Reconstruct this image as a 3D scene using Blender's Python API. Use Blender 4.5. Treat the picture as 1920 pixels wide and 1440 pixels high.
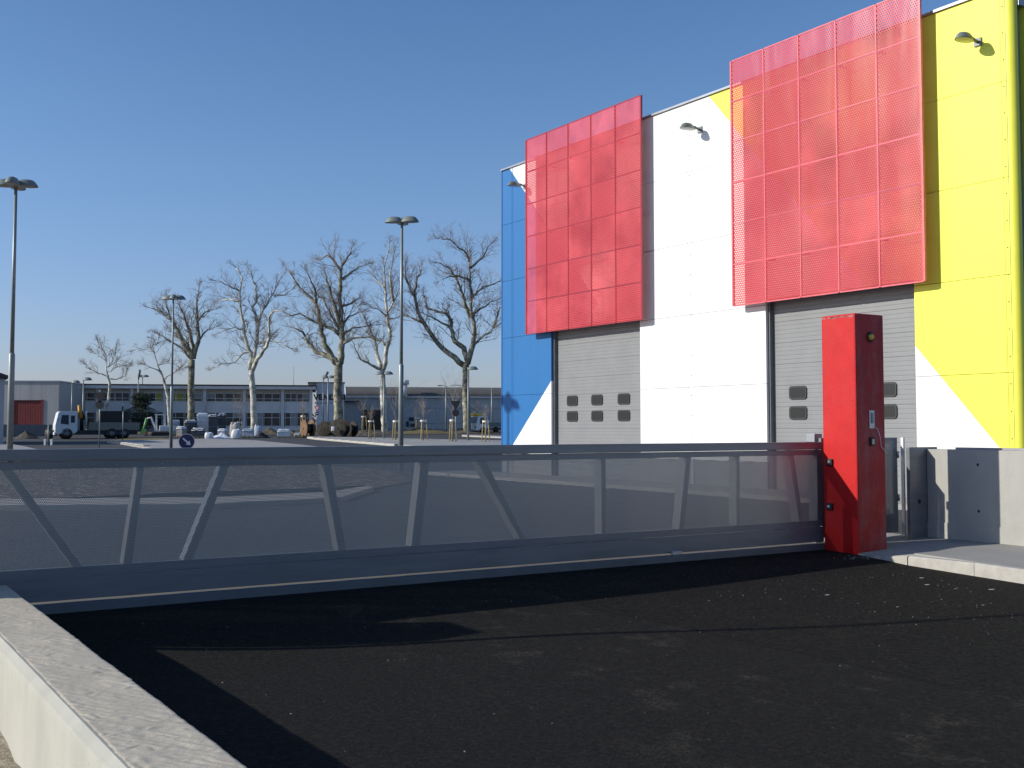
import bpy, math, random
from mathutils import Vector, Matrix
from math import sin, cos, tan, pi, radians, sqrt, atan2, hypot
random.seed(7)
for o in list(bpy.data.objects): bpy.data.objects.remove(o, do_unlink=True)
SC = bpy.context.scene
COL = SC.collection
# ------------------------------------------------------------------ camera
FPX, HZ, PITCH, EYE = 2104.0, 803.0, radians(3.0), 1.70      # focal length and horizon in photograph pixels
PY = HZ - FPX*tan(PITCH)
cam = bpy.data.cameras.new('camera'); camo = bpy.data.objects.new('camera', cam); COL.objects.link(camo)
camo.location = (0, 0, EYE); camo.rotation_euler = (pi/2 + PITCH, 0, 0)
cam.sensor_width = 36; cam.lens = FPX/1920*36; cam.shift_y = -(720-PY)/1920
cam.clip_start = 0.05; cam.clip_end = 9000
SC.camera = camo
# ------------------------------------------------------------------ light
# the yard's own frame: n runs along the gate, m runs along the warehouse front
EN = (0.8443, 0.5358); EM = (-0.5358, 0.8443); PHI = atan2(EN[1], EN[0])
def W(n, m, z=0.0): return Vector((EN[0]*n+EM[0]*m, EN[1]*n+EM[1]*m, z))
to_sun = (W(-1.0, .42) + Vector((0, 0, .47))).normalized()
SUN_EL = math.asin(to_sun.z)
sun = bpy.data.lights.new('sun', 'SUN'); suno = bpy.data.objects.new('sun', sun); COL.objects.link(suno)
sun.energy = 4.6; sun.angle = radians(0.55); sun.color = (1.0, 0.95, 0.86)
suno.rotation_euler = to_sun.to_track_quat('Z', 'Y').to_euler()
world = bpy.data.worlds.new('World'); SC.world = world; world.use_nodes = True
wn = world.node_tree.nodes; wl = world.node_tree.links
bg = wn['Background']; sky = wn.new('ShaderNodeTexSky'); sky.sky_type = 'NISHITA'; sky.sun_disc = False
sky.sun_elevation = SUN_EL; sky.sun_rotation = atan2(to_sun.x, to_sun.y)
sky.air_density = 1.0; sky.dust_density = 0.7; sky.ozone_density = 3.5; sky.altitude = 0
wb = wn.new('ShaderNodeMix'); wb.data_type = 'RGBA'; wb.blend_type = 'MULTIPLY'; wb.inputs[0].default_value = 1      # the camera's cool white balance
wl.new(sky.outputs[0], wb.inputs[6]); wb.inputs[7].default_value = (.97, 1.09, 1.24, 1)
wtc = wn.new('ShaderNodeTexCoord'); wsp = wn.new('ShaderNodeSeparateXYZ'); wr = wn.new('ShaderNodeValToRGB'); wh_ = wn.new('ShaderNodeMix')   # thin lilac winter haze all round the horizon
wl.new(wtc.outputs['Generated'], wsp.inputs[0]); wl.new(wsp.outputs[2], wr.inputs[0])
wr.color_ramp.elements[0].position = 0.0; wr.color_ramp.elements[0].color = (1.06, .90, 1.05, 1); wr.color_ramp.elements[1].position = .22; wr.color_ramp.elements[1].color = (1.04, 1.03, 1.04, 1)
e_ = wr.color_ramp.elements.new(.42); e_.color = (.86, .96, 1.02, 1)
wh_.data_type = 'RGBA'; wh_.blend_type = 'MULTIPLY'; wh_.inputs[0].default_value = 1
wl.new(wb.outputs[2], wh_.inputs[6]); wl.new(wr.outputs[0], wh_.inputs[7])
wl.new(wh_.outputs[2], bg.inputs[0]); bg.inputs[1].default_value = 0.11
vs = SC.view_settings; vs.view_transform = 'Standard'; vs.look = 'None'; vs.exposure = 0.0; vs.gamma = 1; vs.use_curve_mapping = False
SC.render.engine = 'CYCLES'; SC.cycles.transparent_max_bounces = 16; SC.cycles.max_bounces = 8
# ------------------------------------------------------------------ pixels of the photograph -> places on the ground or on a wall
def terr(Y):
    pts = [(-9999, 0), (45, 0), (60, .1), (80, .25), (100, .4), (115, .55), (130, .9), (145, 1.3), (165, 1.55), (200, 1.6), (99999, 1.6)]
    for (a, za), (b, zb) in zip(pts, pts[1:]):
        if Y <= b: return za + (zb-za)*(Y-a)/(b-a)
    return 1.6
def ray(x, y):
    a = (x-960)/FPX; b = (PY-y)/FPX
    return Vector((a, cos(PITCH)-b*sin(PITCH), sin(PITCH)+b*cos(PITCH)))
def gnd(x, y):
    d = ray(x, y); d = d/d.y; Y = 5.0
    while Y < 900:
        if EYE + d.z*Y <= terr(Y): break
        Y += 0.25
    return Vector((d.x*Y, Y, terr(Y)))
def at(x, y, Y):
    d = ray(x, y); d = d/d.y
    return Vector((d.x*Y, Y, EYE+d.z*Y))
def on_m(x, y, m):            # hit the plane m = const, gives (n, z)
    d = ray(x, y); k = m/(d.x*EM[0]+d.y*EM[1])
    return (d.x*EN[0]+d.y*EN[1])*k, EYE+d.z*k
# ------------------------------------------------------------------ mesh builder
class MB:
    def __init__(s): s.v = []; s.f = []; s.sm = []
    def add(s, vs_, fs, smooth=False):
        b = len(s.v); s.v += [tuple(v) for v in vs_]
        for f in fs: s.f.append([i+b for i in f]); s.sm.append(smooth)
        return s
    def box(s, x0, x1, y0, y1, z0, z1):
        x0, x1 = min(x0,x1), max(x0,x1); y0, y1 = min(y0,y1), max(y0,y1); z0, z1 = min(z0,z1), max(z0,z1)
        return s.add([(x0,y0,z0),(x1,y0,z0),(x1,y1,z0),(x0,y1,z0),(x0,y0,z1),(x1,y0,z1),(x1,y1,z1),(x0,y1,z1)],
              [(0,3,2,1),(4,5,6,7),(0,1,5,4),(1,2,6,5),(2,3,7,6),(3,0,4,7)])
    def prism(s, poly, a0, a1, axis='y'):     # poly: (u,w) pairs; axis is the extrusion direction
        def P(u, w, a): return {'y': (u, a, w), 'x': (a, u, w), 'z': (u, w, a)}[axis]
        k = len(poly)
        return s.add([P(u,w,a0) for u,w in poly]+[P(u,w,a1) for u,w in poly],
              [tuple(range(k)), tuple(range(2*k-1, k-1, -1))]+[(i, i+k, (i+1)%k+k, (i+1)%k) for i in range(k)])
    def tube(s, pts, rs, k=8, cap=True, smooth=True):
        pts = [Vector(p) for p in pts]
        if not hasattr(rs, '__len__'): rs = [rs]*len(pts)
        vs_ = []; fs = []; prev = None
        for i, p in enumerate(pts):
            d = (pts[min(i+1, len(pts)-1)]-pts[max(i-1, 0)])
            d = d.normalized() if d.length > 1e-9 else Vector((0,0,1))
            if prev is None: a = d.orthogonal().normalized()
            else:
                a = prev - d*prev.dot(d)
                a = a.normalized() if a.length > 1e-6 else d.orthogonal().normalized()
            prev = a; b = d.cross(a)
            for j in range(k):
                t = 2*pi*j/k; vs_.append(p+(a*cos(t)+b*sin(t))*rs[i])
        for i in range(len(pts)-1):
            for j in range(k): fs.append((i*k+j, i*k+(j+1)%k, (i+1)*k+(j+1)%k, (i+1)*k+j))
        if cap: fs.append(tuple(reversed(range(k)))); fs.append(tuple(range((len(pts)-1)*k, len(pts)*k)))
        return s.add(vs_, fs, smooth)
    def lathe(s, prof, c=(0,0,0), k=20, arc=(0, 2*pi), sx=1, sy=1, smooth=True):
        full = abs(arc[1]-arc[0]-2*pi) < 1e-6; kk = k if full else k+1; vs_ = []; fs = []
        for r, z in prof:
            for j in range(kk):
                t = arc[0]+(arc[1]-arc[0])*j/k; vs_.append((c[0]+r*cos(t)*sx, c[1]+r*sin(t)*sy, c[2]+z))
        for i in range(len(prof)-1):
            for j in range(k):
                j2 = (j+1) % kk; fs.append((i*kk+j, i*kk+j2, (i+1)*kk+j2, (i+1)*kk+j))
        return s.add(vs_, fs, smooth)
    def xform(s, M):
        s.v = [tuple(M @ Vector(v)) for v in s.v]; return s
    def build(s, name, mat, parent=None, kind=None, label=None, bevel=0, loc=None, mats=None):
        me = bpy.data.meshes.new(name); me.from_pydata(s.v, [], s.f); me.update()
        me.polygons.foreach_set('use_smooth', s.sm)
        if mat: me.materials.append(mat)
        o = bpy.data.objects.new(name, me); COL.objects.link(o)
        if parent: o.parent = parent
        if kind: o['kind'] = kind
        if label: o['label'] = label
        if loc is not None: o.location = loc
        if bevel:
            b = o.modifiers.new('bevel', 'BEVEL'); b.width = bevel; b.segments = 2; b.limit_method = 'ANGLE'; b.harden_normals = False
        return o
def thing(name, label, cat, loc=(0,0,0), rot=0.0, group=None):
    o = bpy.data.objects.new(name, None); COL.objects.link(o); o.empty_display_size = .3
    o.location = loc; o.rotation_euler = (0, 0, rot); o['label'] = label; o['category'] = cat
    if group: o['group'] = group
    return o
def sheet(mb, q, d):       # a sheet of real thickness: front face and rear face
    q2 = [(p[0]+d[0], p[1]+d[1], p[2]+d[2]) for p in q]
    return mb.add(list(q)+q2, [(0, 1, 2, 3), (7, 6, 5, 4)])
def tag(o, label, cat, group=None):
    o['label'] = label; o['category'] = cat
    if group: o['group'] = group
    return o
def copy_tree(o, parent=None):
    c = o.copy(); COL.objects.link(c); c.parent = parent
    for ch in [x for x in bpy.data.objects if x.parent == o]: copy_tree(ch, c)
    return c
# ------------------------------------------------------------------ materials
def nm(m): m.use_nodes = True; nt = m.node_tree; return nt, nt.nodes['Principled BSDF']
def noise(nt, scale, detail=5, rough=.6, coord='Object', stretch=None, dist=0):
    tc = nt.nodes.new('ShaderNodeTexCoord'); n = nt.nodes.new('ShaderNodeTexNoise'); out = tc.outputs[coord]
    if stretch:
        mp = nt.nodes.new('ShaderNodeMapping'); mp.inputs['Scale'].default_value = stretch; nt.links.new(out, mp.inputs[0]); out = mp.outputs[0]
    nt.links.new(out, n.inputs['Vector']); n.inputs['Scale'].default_value = scale
    n.inputs['Detail'].default_value = detail; n.inputs['Roughness'].default_value = rough; n.inputs['Distortion'].default_value = dist
    return n.outputs['Fac']
def ramp(nt, fac, stops):
    r = nt.nodes.new('ShaderNodeValToRGB'); nt.links.new(fac, r.inputs[0]); cr = r.color_ramp
    while len(cr.elements) < len(stops): cr.elements.new(.5)
    for e, (p, c) in zip(cr.elements, stops):
        e.position = p; e.color = (c[0], c[1], c[2], 1) if hasattr(c, '__len__') else (c, c, c, 1)
    return r.outputs[0]
def mixc(nt, fac, a, b, mode='MIX'):
    m = nt.nodes.new('ShaderNodeMix'); m.data_type = 'RGBA'; m.blend_type = mode
    for sock, v in ((m.inputs[0], fac), (m.inputs[6], a), (m.inputs[7], b)):
        if hasattr(v, 'links'): nt.links.new(v, sock)
        elif hasattr(v, '__len__'): sock.default_value = (v[0], v[1], v[2], 1)
        else: sock.default_value = v
    return m.outputs[2]
def mth(nt, op, a, b=None, clamp=False):
    m = nt.nodes.new('ShaderNodeMath'); m.operation = op; m.use_clamp = clamp
    for i, v in enumerate((a, b)):
        if v is None: continue
        if hasattr(v, 'links'): nt.links.new(v, m.inputs[i])
        else: m.inputs[i].default_value = v
    return m.outputs[0]
def bumpn(nt, bsdf, h, strength, dist=.01, prev=None):
    b = nt.nodes.new('ShaderNodeBump'); b.inputs['Strength'].default_value = strength; b.inputs['Distance'].default_value = dist
    nt.links.new(h, b.inputs['Height'])
    if prev: nt.links.new(prev, b.inputs['Normal'])
    nt.links.new(b.outputs[0], bsdf.inputs['Normal']); return b.outputs[0]
def M(name, col, rough=.6, metal=0, var=.12, vs_=3.0, bump=0, bs=40, dist=.005, coat=0, stretch=None):
    m = bpy.data.materials.new(name); nt, b = nm(m)
    b.inputs['Roughness'].default_value = rough; b.inputs['Metallic'].default_value = metal
    if coat: b.inputs['Coat Weight'].default_value = coat
    lo = [c*(1-var) for c in col]; hi = [min(1, c*(1+var)) for c in col]
    nt.links.new(ramp(nt, noise(nt, vs_, stretch=stretch), [(.3, lo), (.7, hi)]), b.inputs['Base Color'])
    if bump: bumpn(nt, b, noise(nt, bs), bump, dist)
    return m
def perforate(m, nt, bsdf, ax, pitch, r, slant=None):   # slant: the holes run obliquely through the sheet, as in expanded metal
    tc = nt.nodes.new('ShaderNodeTexCoord'); sp = nt.nodes.new('ShaderNodeSeparateXYZ'); cb = nt.nodes.new('ShaderNodeCombineXYZ')
    nt.links.new(tc.outputs['Object'], sp.inputs[0]); ca, cz = sp.outputs[ax], sp.outputs[2]
    if slant: ca = mth(nt, 'SUBTRACT', ca, mth(nt, 'MULTIPLY', sp.outputs[0], slant[0])); cz = mth(nt, 'SUBTRACT', cz, mth(nt, 'MULTIPLY', sp.outputs[0], slant[1]))
    nt.links.new(ca, cb.inputs[0]); nt.links.new(cz, cb.inputs[1])
    def vm(op, a, b):
        n = nt.nodes.new('ShaderNodeVectorMath'); n.operation = op; nt.links.new(a, n.inputs[0])
        if b is not None: n.inputs[1].default_value = b
        return n.outputs['Value'] if op == 'LENGTH' else n.outputs[0]
    ds = []
    for off in ((10, 10, .5), (10.5, 10.5, .5)):
        p = vm('MULTIPLY', cb.outputs[0], (1/pitch, 1/(pitch*sqrt(3)), 0)); p = vm('ADD', p, off); p = vm('FRACTION', p, None)
        p = vm('SUBTRACT', p, (.5, .5, .5)); p = vm('MULTIPLY', p, (pitch, pitch*sqrt(3), 0)); ds.append(vm('LENGTH', p, None))
    hole = mth(nt, 'LESS_THAN', mth(nt, 'MINIMUM', ds[0], ds[1]), r)
    tr = nt.nodes.new('ShaderNodeBsdfTransparent'); mx = nt.nodes.new('ShaderNodeMixShader')
    nt.links.new(hole, mx.inputs[0]); nt.links.new(bsdf.outputs[0], mx.inputs[1]); nt.links.new(tr.outputs[0], mx.inputs[2])
    nt.links.new(mx.outputs[0], nt.nodes['Material Output'].inputs[0])

# asphalt of the entrance: dark fresh mix, tan dust patches in tyre tracks, pale grit
m_asph = bpy.data.materials.new('fresh_asphalt'); nt, b = nm(m_asph); b.inputs['Roughness'].default_value = .9; b.inputs['Specular IOR Level'].default_value = .15
base = ramp(nt, noise(nt, 24, 7, .85), [(.38, (.002, .002, .0015)), (.5, (.0165, .0155, .0125)), (.63, (.052, .049, .041))])
base = mixc(nt, mth(nt, 'MULTIPLY', noise(nt, .8, 3), .5), base, (.010, .010, .0095))
tcx = nt.nodes.new('ShaderNodeTexCoord'); spx = nt.nodes.new('ShaderNodeSeparateXYZ'); nt.links.new(tcx.outputs['Object'], spx.inputs[0])
wob = mth(nt, 'MULTIPLY', mth(nt, 'SUBTRACT', noise(nt, .6, 3), .5), .25); xs_ = mth(nt, 'ADD', spx.outputs[0], wob)
lane = ramp(nt, mth(nt, 'DIVIDE', xs_, 14.0), [(.27, 0), (.36, 1), (.49, 1), (.51, .12)])
patch = mth(nt, 'MULTIPLY', ramp(nt, noise(nt, 2.1, 5, .65, stretch=(1.1, .8, 1)), [(.56, 0), (.66, 1)]), ramp(nt, noise(nt, 35, 3), [(.40, 0), (.62, 1)]))
base = mixc(nt, mth(nt, 'MULTIPLY', mth(nt, 'MULTIPLY', patch, lane), .9), base, (.095, .085, .06))
seam = mth(nt, 'LESS_THAN', mth(nt, 'ABSOLUTE', mth(nt, 'SUBTRACT', xs_, 6.95)), .018); base = mixc(nt, mth(nt, 'MULTIPLY', seam, .6), base, (.004, .004, .004))
side = mth(nt, 'LESS_THAN', xs_, 6.95); base = mixc(nt, mth(nt, 'MULTIPLY', side, .22), base, (.030, .029, .027))
nt.links.new(base, b.inputs['Base Color'])
n1 = bumpn(nt, b, noise(nt, 45, 4, .8), 1, .035); bumpn(nt, b, noise(nt, 14, 4), .4, .03, n1)
m_yard = M('old_asphalt', (.038, .038, .040), .9, var=.35, vs_=.25, bump=.4, bs=30, dist=.01)
m_conc_pave = M('concrete_paving', (.30, .29, .27), .9, var=.12, vs_=.8, bump=.3, bs=30)
m_pale_kerb = M('pale_kerb_concrete', (.42, .395, .345), .85, var=.12, vs_=6, bump=.4, bs=60)
m_drygrass = M('dry_grass', (.16, .13, .05), .95, var=.5, vs_=3, bump=1, bs=12, dist=.1)
m_dirt = M('rubble_dirt', (.12, .095, .065), .95, var=.6, vs_=1.5, bump=1, bs=6, dist=.15)
m_gravel = bpy.data.materials.new('brown_gravel'); nt, b = nm(m_gravel); b.inputs['Roughness'].default_value = .95
v = nt.nodes.new('ShaderNodeTexVoronoi'); v.inputs['Scale'].default_value = 9; tc = nt.nodes.new('ShaderNodeTexCoord'); nt.links.new(tc.outputs['Object'], v.inputs['Vector'])
sepc = nt.nodes.new('ShaderNodeSeparateColor'); nt.links.new(v.outputs['Color'], sepc.inputs[0])
nt.links.new(ramp(nt, sepc.outputs[0], [(0, (.03, .022, .015)), (.55, (.10, .075, .05)), (.85, (.2, .16, .11)), (1, (.6, .52, .42))]), b.inputs['Base Color'])
bumpn(nt, b, v.outputs['Distance'], 1, .06)
m_sand = M('sandy_soil', (.34, .29, .21), .95, var=.35, vs_=14, bump=1, bs=30, dist=.03)
# cast concrete
def concrete(name, col, brushed=False):
    m = bpy.data.materials.new(name); nt, b = nm(m); b.inputs['Roughness'].default_value = .9; b.inputs['Specular IOR Level'].default_value = .25
    c = ramp(nt, noise(nt, 1.3, 6, .65), [(.3, [k*.8 for k in col]), (.7, [min(1, k*1.1) for k in col])])
    c = mixc(nt, .5, c, ramp(nt, noise(nt, 3, 5, .6, stretch=(1, 1, .15)), [(.3, [k*.78 for k in col]), (.65, col)]))
    v = nt.nodes.new('ShaderNodeTexVoronoi'); v.inputs['Scale'].default_value = 22 if not brushed else 30
    tc = nt.nodes.new('ShaderNodeTexCoord'); nt.links.new(tc.outputs['Object'], v.inputs['Vector'])
    pit = mth(nt, 'LESS_THAN', v.outputs['Distance'], .10)
    pit = mth(nt, 'MULTIPLY', pit, mth(nt, 'GREATER_THAN', noise(nt, 9, 2), .56))
    c = mixc(nt, mth(nt, 'MULTIPLY', pit, .75), c, [k*.25 for k in col]); nt.links.new(c, b.inputs['Base Color'])
    p = bumpn(nt, b, noise(nt, 90, 4, .7), .25 if not brushed else .5, .004)
    if brushed:
        p = bumpn(nt, b, noise(nt, 40, 4, .6), .25, .008, p)
    return m
m_conc = concrete('cast_concrete', (.42, .41, .37))
m_conc_top = concrete('broom_finished_concrete', (.54, .48, .375), True)
m_conc_pale = concrete('pale_cast_concrete', (.44, .43, .37))
# metals and paints
m_gate = bpy.data.materials.new('gate_grey_paint'); nt, b = nm(m_gate); b.inputs['Roughness'].default_value = .34; b.inputs['Metallic'].default_value = .25
nt.links.new(ramp(nt, noise(nt, 2.5, 4, .6, stretch=(.4, 1, 3)), [(.3, (.165, .17, .18)), (.7, (.225, .23, .235))]), b.inputs['Base Color'])
bumpn(nt, b, noise(nt, 6, 3, stretch=(1, 1, 4)), .04, .01)
m_gperf = bpy.data.materials.new('gate_perforated_sheet'); nt, b = nm(m_gperf); b.inputs['Roughness'].default_value = .4; b.inputs['Metallic'].default_value = .25
b.inputs['Base Color'].default_value = (.40, .38, .35, 1); perforate(m_gperf, nt, b, 0, .0165, .0050)
m_track = M('galvanised_track', (.62, .58, .50), .45, .3, bump=.2)
m_redf = M('screen_red_frame', (.34, .008, .014), .28, coat=.4, var=.10, vs_=2)
m_redp = bpy.data.materials.new('screen_red_perforated'); nt, b = nm(m_redp); b.inputs['Roughness'].default_value = .34; b.inputs['Specular IOR Level'].default_value = .5
oi = nt.nodes.new('ShaderNodeObjectInfo')
nt.links.new(mixc(nt, oi.outputs['Random'], ramp(nt, noise(nt, .9, 4, .6), [(.34, (.46, .022, .030)), (.66, (.80, .095, .105))]), (.62, .045, .055)), b.inputs['Base Color'])
bumpn(nt, b, noise(nt, 1.2, 2, stretch=(1, 1, .25)), .35, .10); perforate(m_redp, nt, b, 1, .066, .0187, (1.0, .3))
# warehouse facade paint: blue, white and yellow fields with straight diagonal edges
B_N, B_M = 21.6, 14.1          # base point of the warehouse in the yard frame
m_fac = bpy.data.materials.new('facade_paint'); nt, b = nm(m_fac); b.inputs['Roughness'].default_value = .5
tc = nt.nodes.new('ShaderNodeTexCoord'); sp = nt.nodes.new('ShaderNodeSeparateXYZ'); nt.links.new(tc.outputs['Object'], sp.inputs[0])
mm = mth(nt, 'ADD', sp.outputs[1], B_M); zz = sp.outputs[2]
def above(m0, z0, slope):      # 1 where z > z0 + slope*(m-m0)
    return mth(nt, 'GREATER_THAN', zz, mth(nt, 'ADD', mth(nt, 'MULTIPLY', mth(nt, 'SUBTRACT', mm, m0), slope), z0))
yel = above(23.66, 11.22, 1.104)
blu = mth(nt, 'MULTIPLY', mth(nt, 'SUBTRACT', 1.0, above(34.30, 11.25, 1.02)), above(33.9, 1.18, -.905))
c = mixc(nt, yel, (.82, .82, .79), (.86, .84, .075)); c = mixc(nt, blu, c, (.003, .138, .385))
dirt = noise(nt, 1.0, 5, .6, stretch=(1, 1, .2)); c = mixc(nt, mth(nt, 'MULTIPLY', dirt, .12), c, (.3, .3, .28), 'MULTIPLY')
strk = ramp(nt, noise(nt, 2.2, 7, .7, stretch=(1, 1, .06)), [(.50, 0), (.72, 1)]); c = mixc(nt, mth(nt, 'MULTIPLY', strk, .16), c, (.55, .53, .45), 'MULTIPLY')
nt.links.new(c, b.inputs['Base Color']); bumpn(nt, b, noise(nt, .7, 3), .08, .03)
m_bshade_core = M('panel_core', (.34, .34, .32), .9)
m_plinth = M('plinth_concrete', (.24, .24, .24), .9, bump=.3)
m_dark = M('dark_joint', (.03, .03, .035), .8)
m_yellow = M('yellow_corner_paint', (.84, .82, .075), .5, var=.04)
m_door = M('door_grey', (.215, .22, .22), .5, var=.06, vs_=1.5, bump=.1)
m_frame_d = M('door_frame_grey', (.16, .165, .17), .5)
m_glassd = M('dark_window', (.010, .012, .011), .3, var=.02)
m_rubber = M('black_rubber', (.02, .02, .02), .55)
m_zinc = M('zinc_capping', (.32, .33, .36), .4, .5)
m_lamp = M('lamp_grey_green', (.20, .225, .205), .5, .1)
m_lens = M('lamp_lens', (.55, .55, .5), .25)
m_pole = M('galvanised_pole', (.27, .30, .28), .45, .3, var=.08)
m_red = bpy.data.materials.new('pillar_red_paint'); nt, b = nm(m_red); b.inputs['Roughness'].default_value = .55
b.inputs['Specular IOR Level'].default_value = .3
c = ramp(nt, noise(nt, 3, 5, .6), [(.3, (.47, .004, .005)), (.7, (.56, .008, .008))])
scr = ramp(nt, noise(nt, 3.2, 9, .75, stretch=(1, 1, .5)), [(.47, 0), (.64, 1)])
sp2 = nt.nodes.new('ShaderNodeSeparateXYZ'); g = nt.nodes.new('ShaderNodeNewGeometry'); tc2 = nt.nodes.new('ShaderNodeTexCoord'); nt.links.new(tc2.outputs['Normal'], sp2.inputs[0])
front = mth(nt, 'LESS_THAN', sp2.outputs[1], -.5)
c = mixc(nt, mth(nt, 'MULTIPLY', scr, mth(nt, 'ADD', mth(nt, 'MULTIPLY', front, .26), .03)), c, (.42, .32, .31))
grime_shade = ramp(nt, noise(nt, 2.2, 6, .7, stretch=(1, 1, .6)), [(.30, .25), (.62, .85)]); c = mixc(nt, mth(nt, 'MULTIPLY', grime_shade, mth(nt, 'MULTIPLY', front, .55)), c, (.10, .045, .04))  # front face darkened: some grime, plus its shade put into the colour
nt.links.new(c, b.inputs['Base Color']); bumpn(nt, b, noise(nt, 22, 4), .2, .01)
m_red_chip = M('chipped_red_edge', (.55, .22, .2), .8, var=.7, vs_=25, bump=.6)
m_amber = M('amber_lens', (.75, .42, .02), .25)
m_steel = M('brushed_steel', (.5, .5, .5), .35, .7)
m_whitep = M('white_plastic', (.7, .7, .68), .5)
m_black = M('black_paint', (.012, .012, .013), .5)
m_white = M('white_paint', (.75, .75, .73), .5, var=.06)
m_blue_s = M('sign_blue', (.010, .022, .10), .4)
m_red_s = M('sign_red', (.55, .02, .02), .4)
m_signback = M('sign_back_dark', (.018, .018, .018), .6)
m_yel = M('yellow_plastic', (.75, .52, .03), .5)
m_wood = M('stake_wood', (.42, .32, .14), .8, var=.3, vs_=8)
m_bark = M('brown_bark', (.16, .13, .10), .9, var=.4, vs_=2)
m_plane = bpy.data.materials.new('plane_tree_bark'); nt, b = nm(m_plane); b.inputs['Roughness'].default_value = .85
nt.links.new(ramp(nt, noise(nt, 1.3, 6, .7), [(.34, (.16, .14, .10)), (.46, (.42, .40, .32)), (.58, (.68, .66, .57))]), b.inputs['Base Color'])
m_plane_dk = bpy.data.materials.new('mottled_dark_bark'); nt, b = nm(m_plane_dk); b.inputs['Roughness'].default_value = .85
nt.links.new(ramp(nt, noise(nt, 1.6, 6, .7), [(.42, (.10, .09, .06)), (.54, (.28, .26, .18)), (.66, (.50, .48, .36))]), b.inputs['Base Color'])
m_twig = M('twig_bark', (.27, .23, .20), .9, var=.3, vs_=1)
m_conifer = M('conifer_green', (.018, .035, .016), .85, var=.5, vs_=1.5)

# ================================================================== GROUND
def lerp(a, b, t): return a+(b-a)*t
def sstep(a, b, x): t = max(0, min(1, (x-a)/(b-a))); return t*t*(3-2*t)
# wide terrain: beyond the gate it carries the yard, on this side it lies under the entrance
mb = MB(); ys = [-300, -60, -20, -6, 0, 3, 6, 8, 10, 12, 14, 16, 18, 20, 22.5, 25, 30, 37, 45, 52, 60, 70, 80, 90, 100, 107, 115, 122, 130, 137, 145, 155, 165, 180, 200, 300, 600, 1500, 4000, 8000]
xs = [-6000, -1500, -400, -150, -80, -50, -35, -25, -18, -14, -11, -9, -7, -5, -3, -1, 1, 3, 5, 7, 9, 11, 14, 18, 25, 35, 60, 120, 400, 1500, 6000]
for y in ys:
    for x in xs:
        m = x*EM[0]+y*EM[1]; mb.v.append((x, y, terr(y) - .012 - .4*(1-sstep(9.0, 11.4, m))))
k = len(xs)
for j in range(len(ys)-1):
    for i in range(k-1): mb.f.append([j*k+i, j*k+i+1, (j+1)*k+i+1, (j+1)*k+i]); mb.sm.append(True)
mb.build('ground', m_yard, kind='structure')
def road_z(n, m):
    side = 1 - .55*sstep(8.0, 11.5, n)
    return -.005 - .135*side*(1-sstep(9.3, 11.3, m)) + .006*sin(n*1.7+m*.6)*sstep(11.2, 9, m) - .06*(1-sstep(3.5, 6.5, n))*(1-sstep(8.6, 10.4, m))
mb = MB(); N1, M1 = 90, 110; n0, n1_, m0, m1_ = 1.45, 13.2, -7.0, 12.1
for j in range(M1+1):
    for i in range(N1+1):
        n = lerp(n0, n1_, i/N1); m = lerp(m0, m1_, j/M1); mb.v.append((n, m, road_z(n, m)))
for j in range(M1):
    for i in range(N1): q = j*(N1+1)+i; mb.f.append([q, q+1, q+N1+2, q+N1+1]); mb.sm.append(True)
o = mb.build('road', m_asph, kind='structure'); o.rotation_euler = (0, 0, PHI)
# more road on the camera side, out to the right
mb = MB().box(-60, 60, -60, -7.0, -.16, -.145); o = mb.build('street', m_yard, kind='structure'); o.rotation_euler = (0, 0, PHI)
# sandy verge left of the foreground wall
mb = MB(); N2 = 60
for j in range(N2+1):
    for i in range(N2+1):
        n = lerp(-12, 1.15, i/N2); m = lerp(-6.8, 12, j/N2)
        mb.v.append((n, m, -.235+.02*sin(n*7.3+m*3)+.015*sin(m*11-n*5)+random.uniform(-.012, .012)))
for j in range(N2):
    for i in range(N2): q = j*(N2+1)+i; mb.f.append([q, q+1, q+N2+2, q+N2+1]); mb.sm.append(True)
o = mb.build('verge', m_sand, kind='structure'); o.rotation_euler = (0, 0, PHI)
# sheets of the yard beyond the gate, draped on the terrain
def drape(name, poly, lift, mat, kind='structure', th=0, pix=True, res=None):
    pts = [gnd(*p) if pix else Vector((W(*p).x, W(*p).y, terr(W(*p).y))) for p in poly]
    # subdivide long edges so the sheet follows the terrain
    out = []
    for a, b_ in zip(pts, pts[1:]+pts[:1]):
        kk = max(1, int((b_-a).length/8))
        for i in range(kk):
            p = a.lerp(b_, i/kk); out.append((p.x, p.y))
    import bmesh
    bm = bmesh.new(); f = bm.faces.new([bm.verts.new((x, y, 0)) for x, y in out])
    bmesh.ops.triangulate(bm, faces=bm.faces[:])
    for yy in ys:
        if min(p[1] for p in out) < yy < max(p[1] for p in out):
            bmesh.ops.bisect_plane(bm, geom=bm.verts[:]+bm.edges[:]+bm.faces[:], plane_co=(0, yy, 0), plane_no=(0, 1, 0))
    for v_ in bm.verts: v_.co.z = terr(v_.co.y)+lift
    if th:
        r = bmesh.ops.extrude_face_region(bm, geom=bm.faces[:]); 
        for e in r['geom']:
            if isinstance(e, bmesh.types.BMVert): e.co.z -= th
        bmesh.ops.recalc_face_normals(bm, faces=bm.faces[:])
    else: bmesh.ops.recalc_face_normals(bm, faces=bm.faces[:])
    me = bpy.data.meshes.new(name); bm.to_mesh(me); bm.free(); me.materials.append(mat)
    o = bpy.data.objects.new(name, me); COL.objects.link(o); o['kind'] = kind
    return o
drape('gravel_field', [(-260, 943), (120, 941), (330, 939), (560, 930), (700, 918), (770, 905), (740, 884), (640, 876), (420, 872), (150, 866), (-260, 862)], .02, m_gravel)
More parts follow.
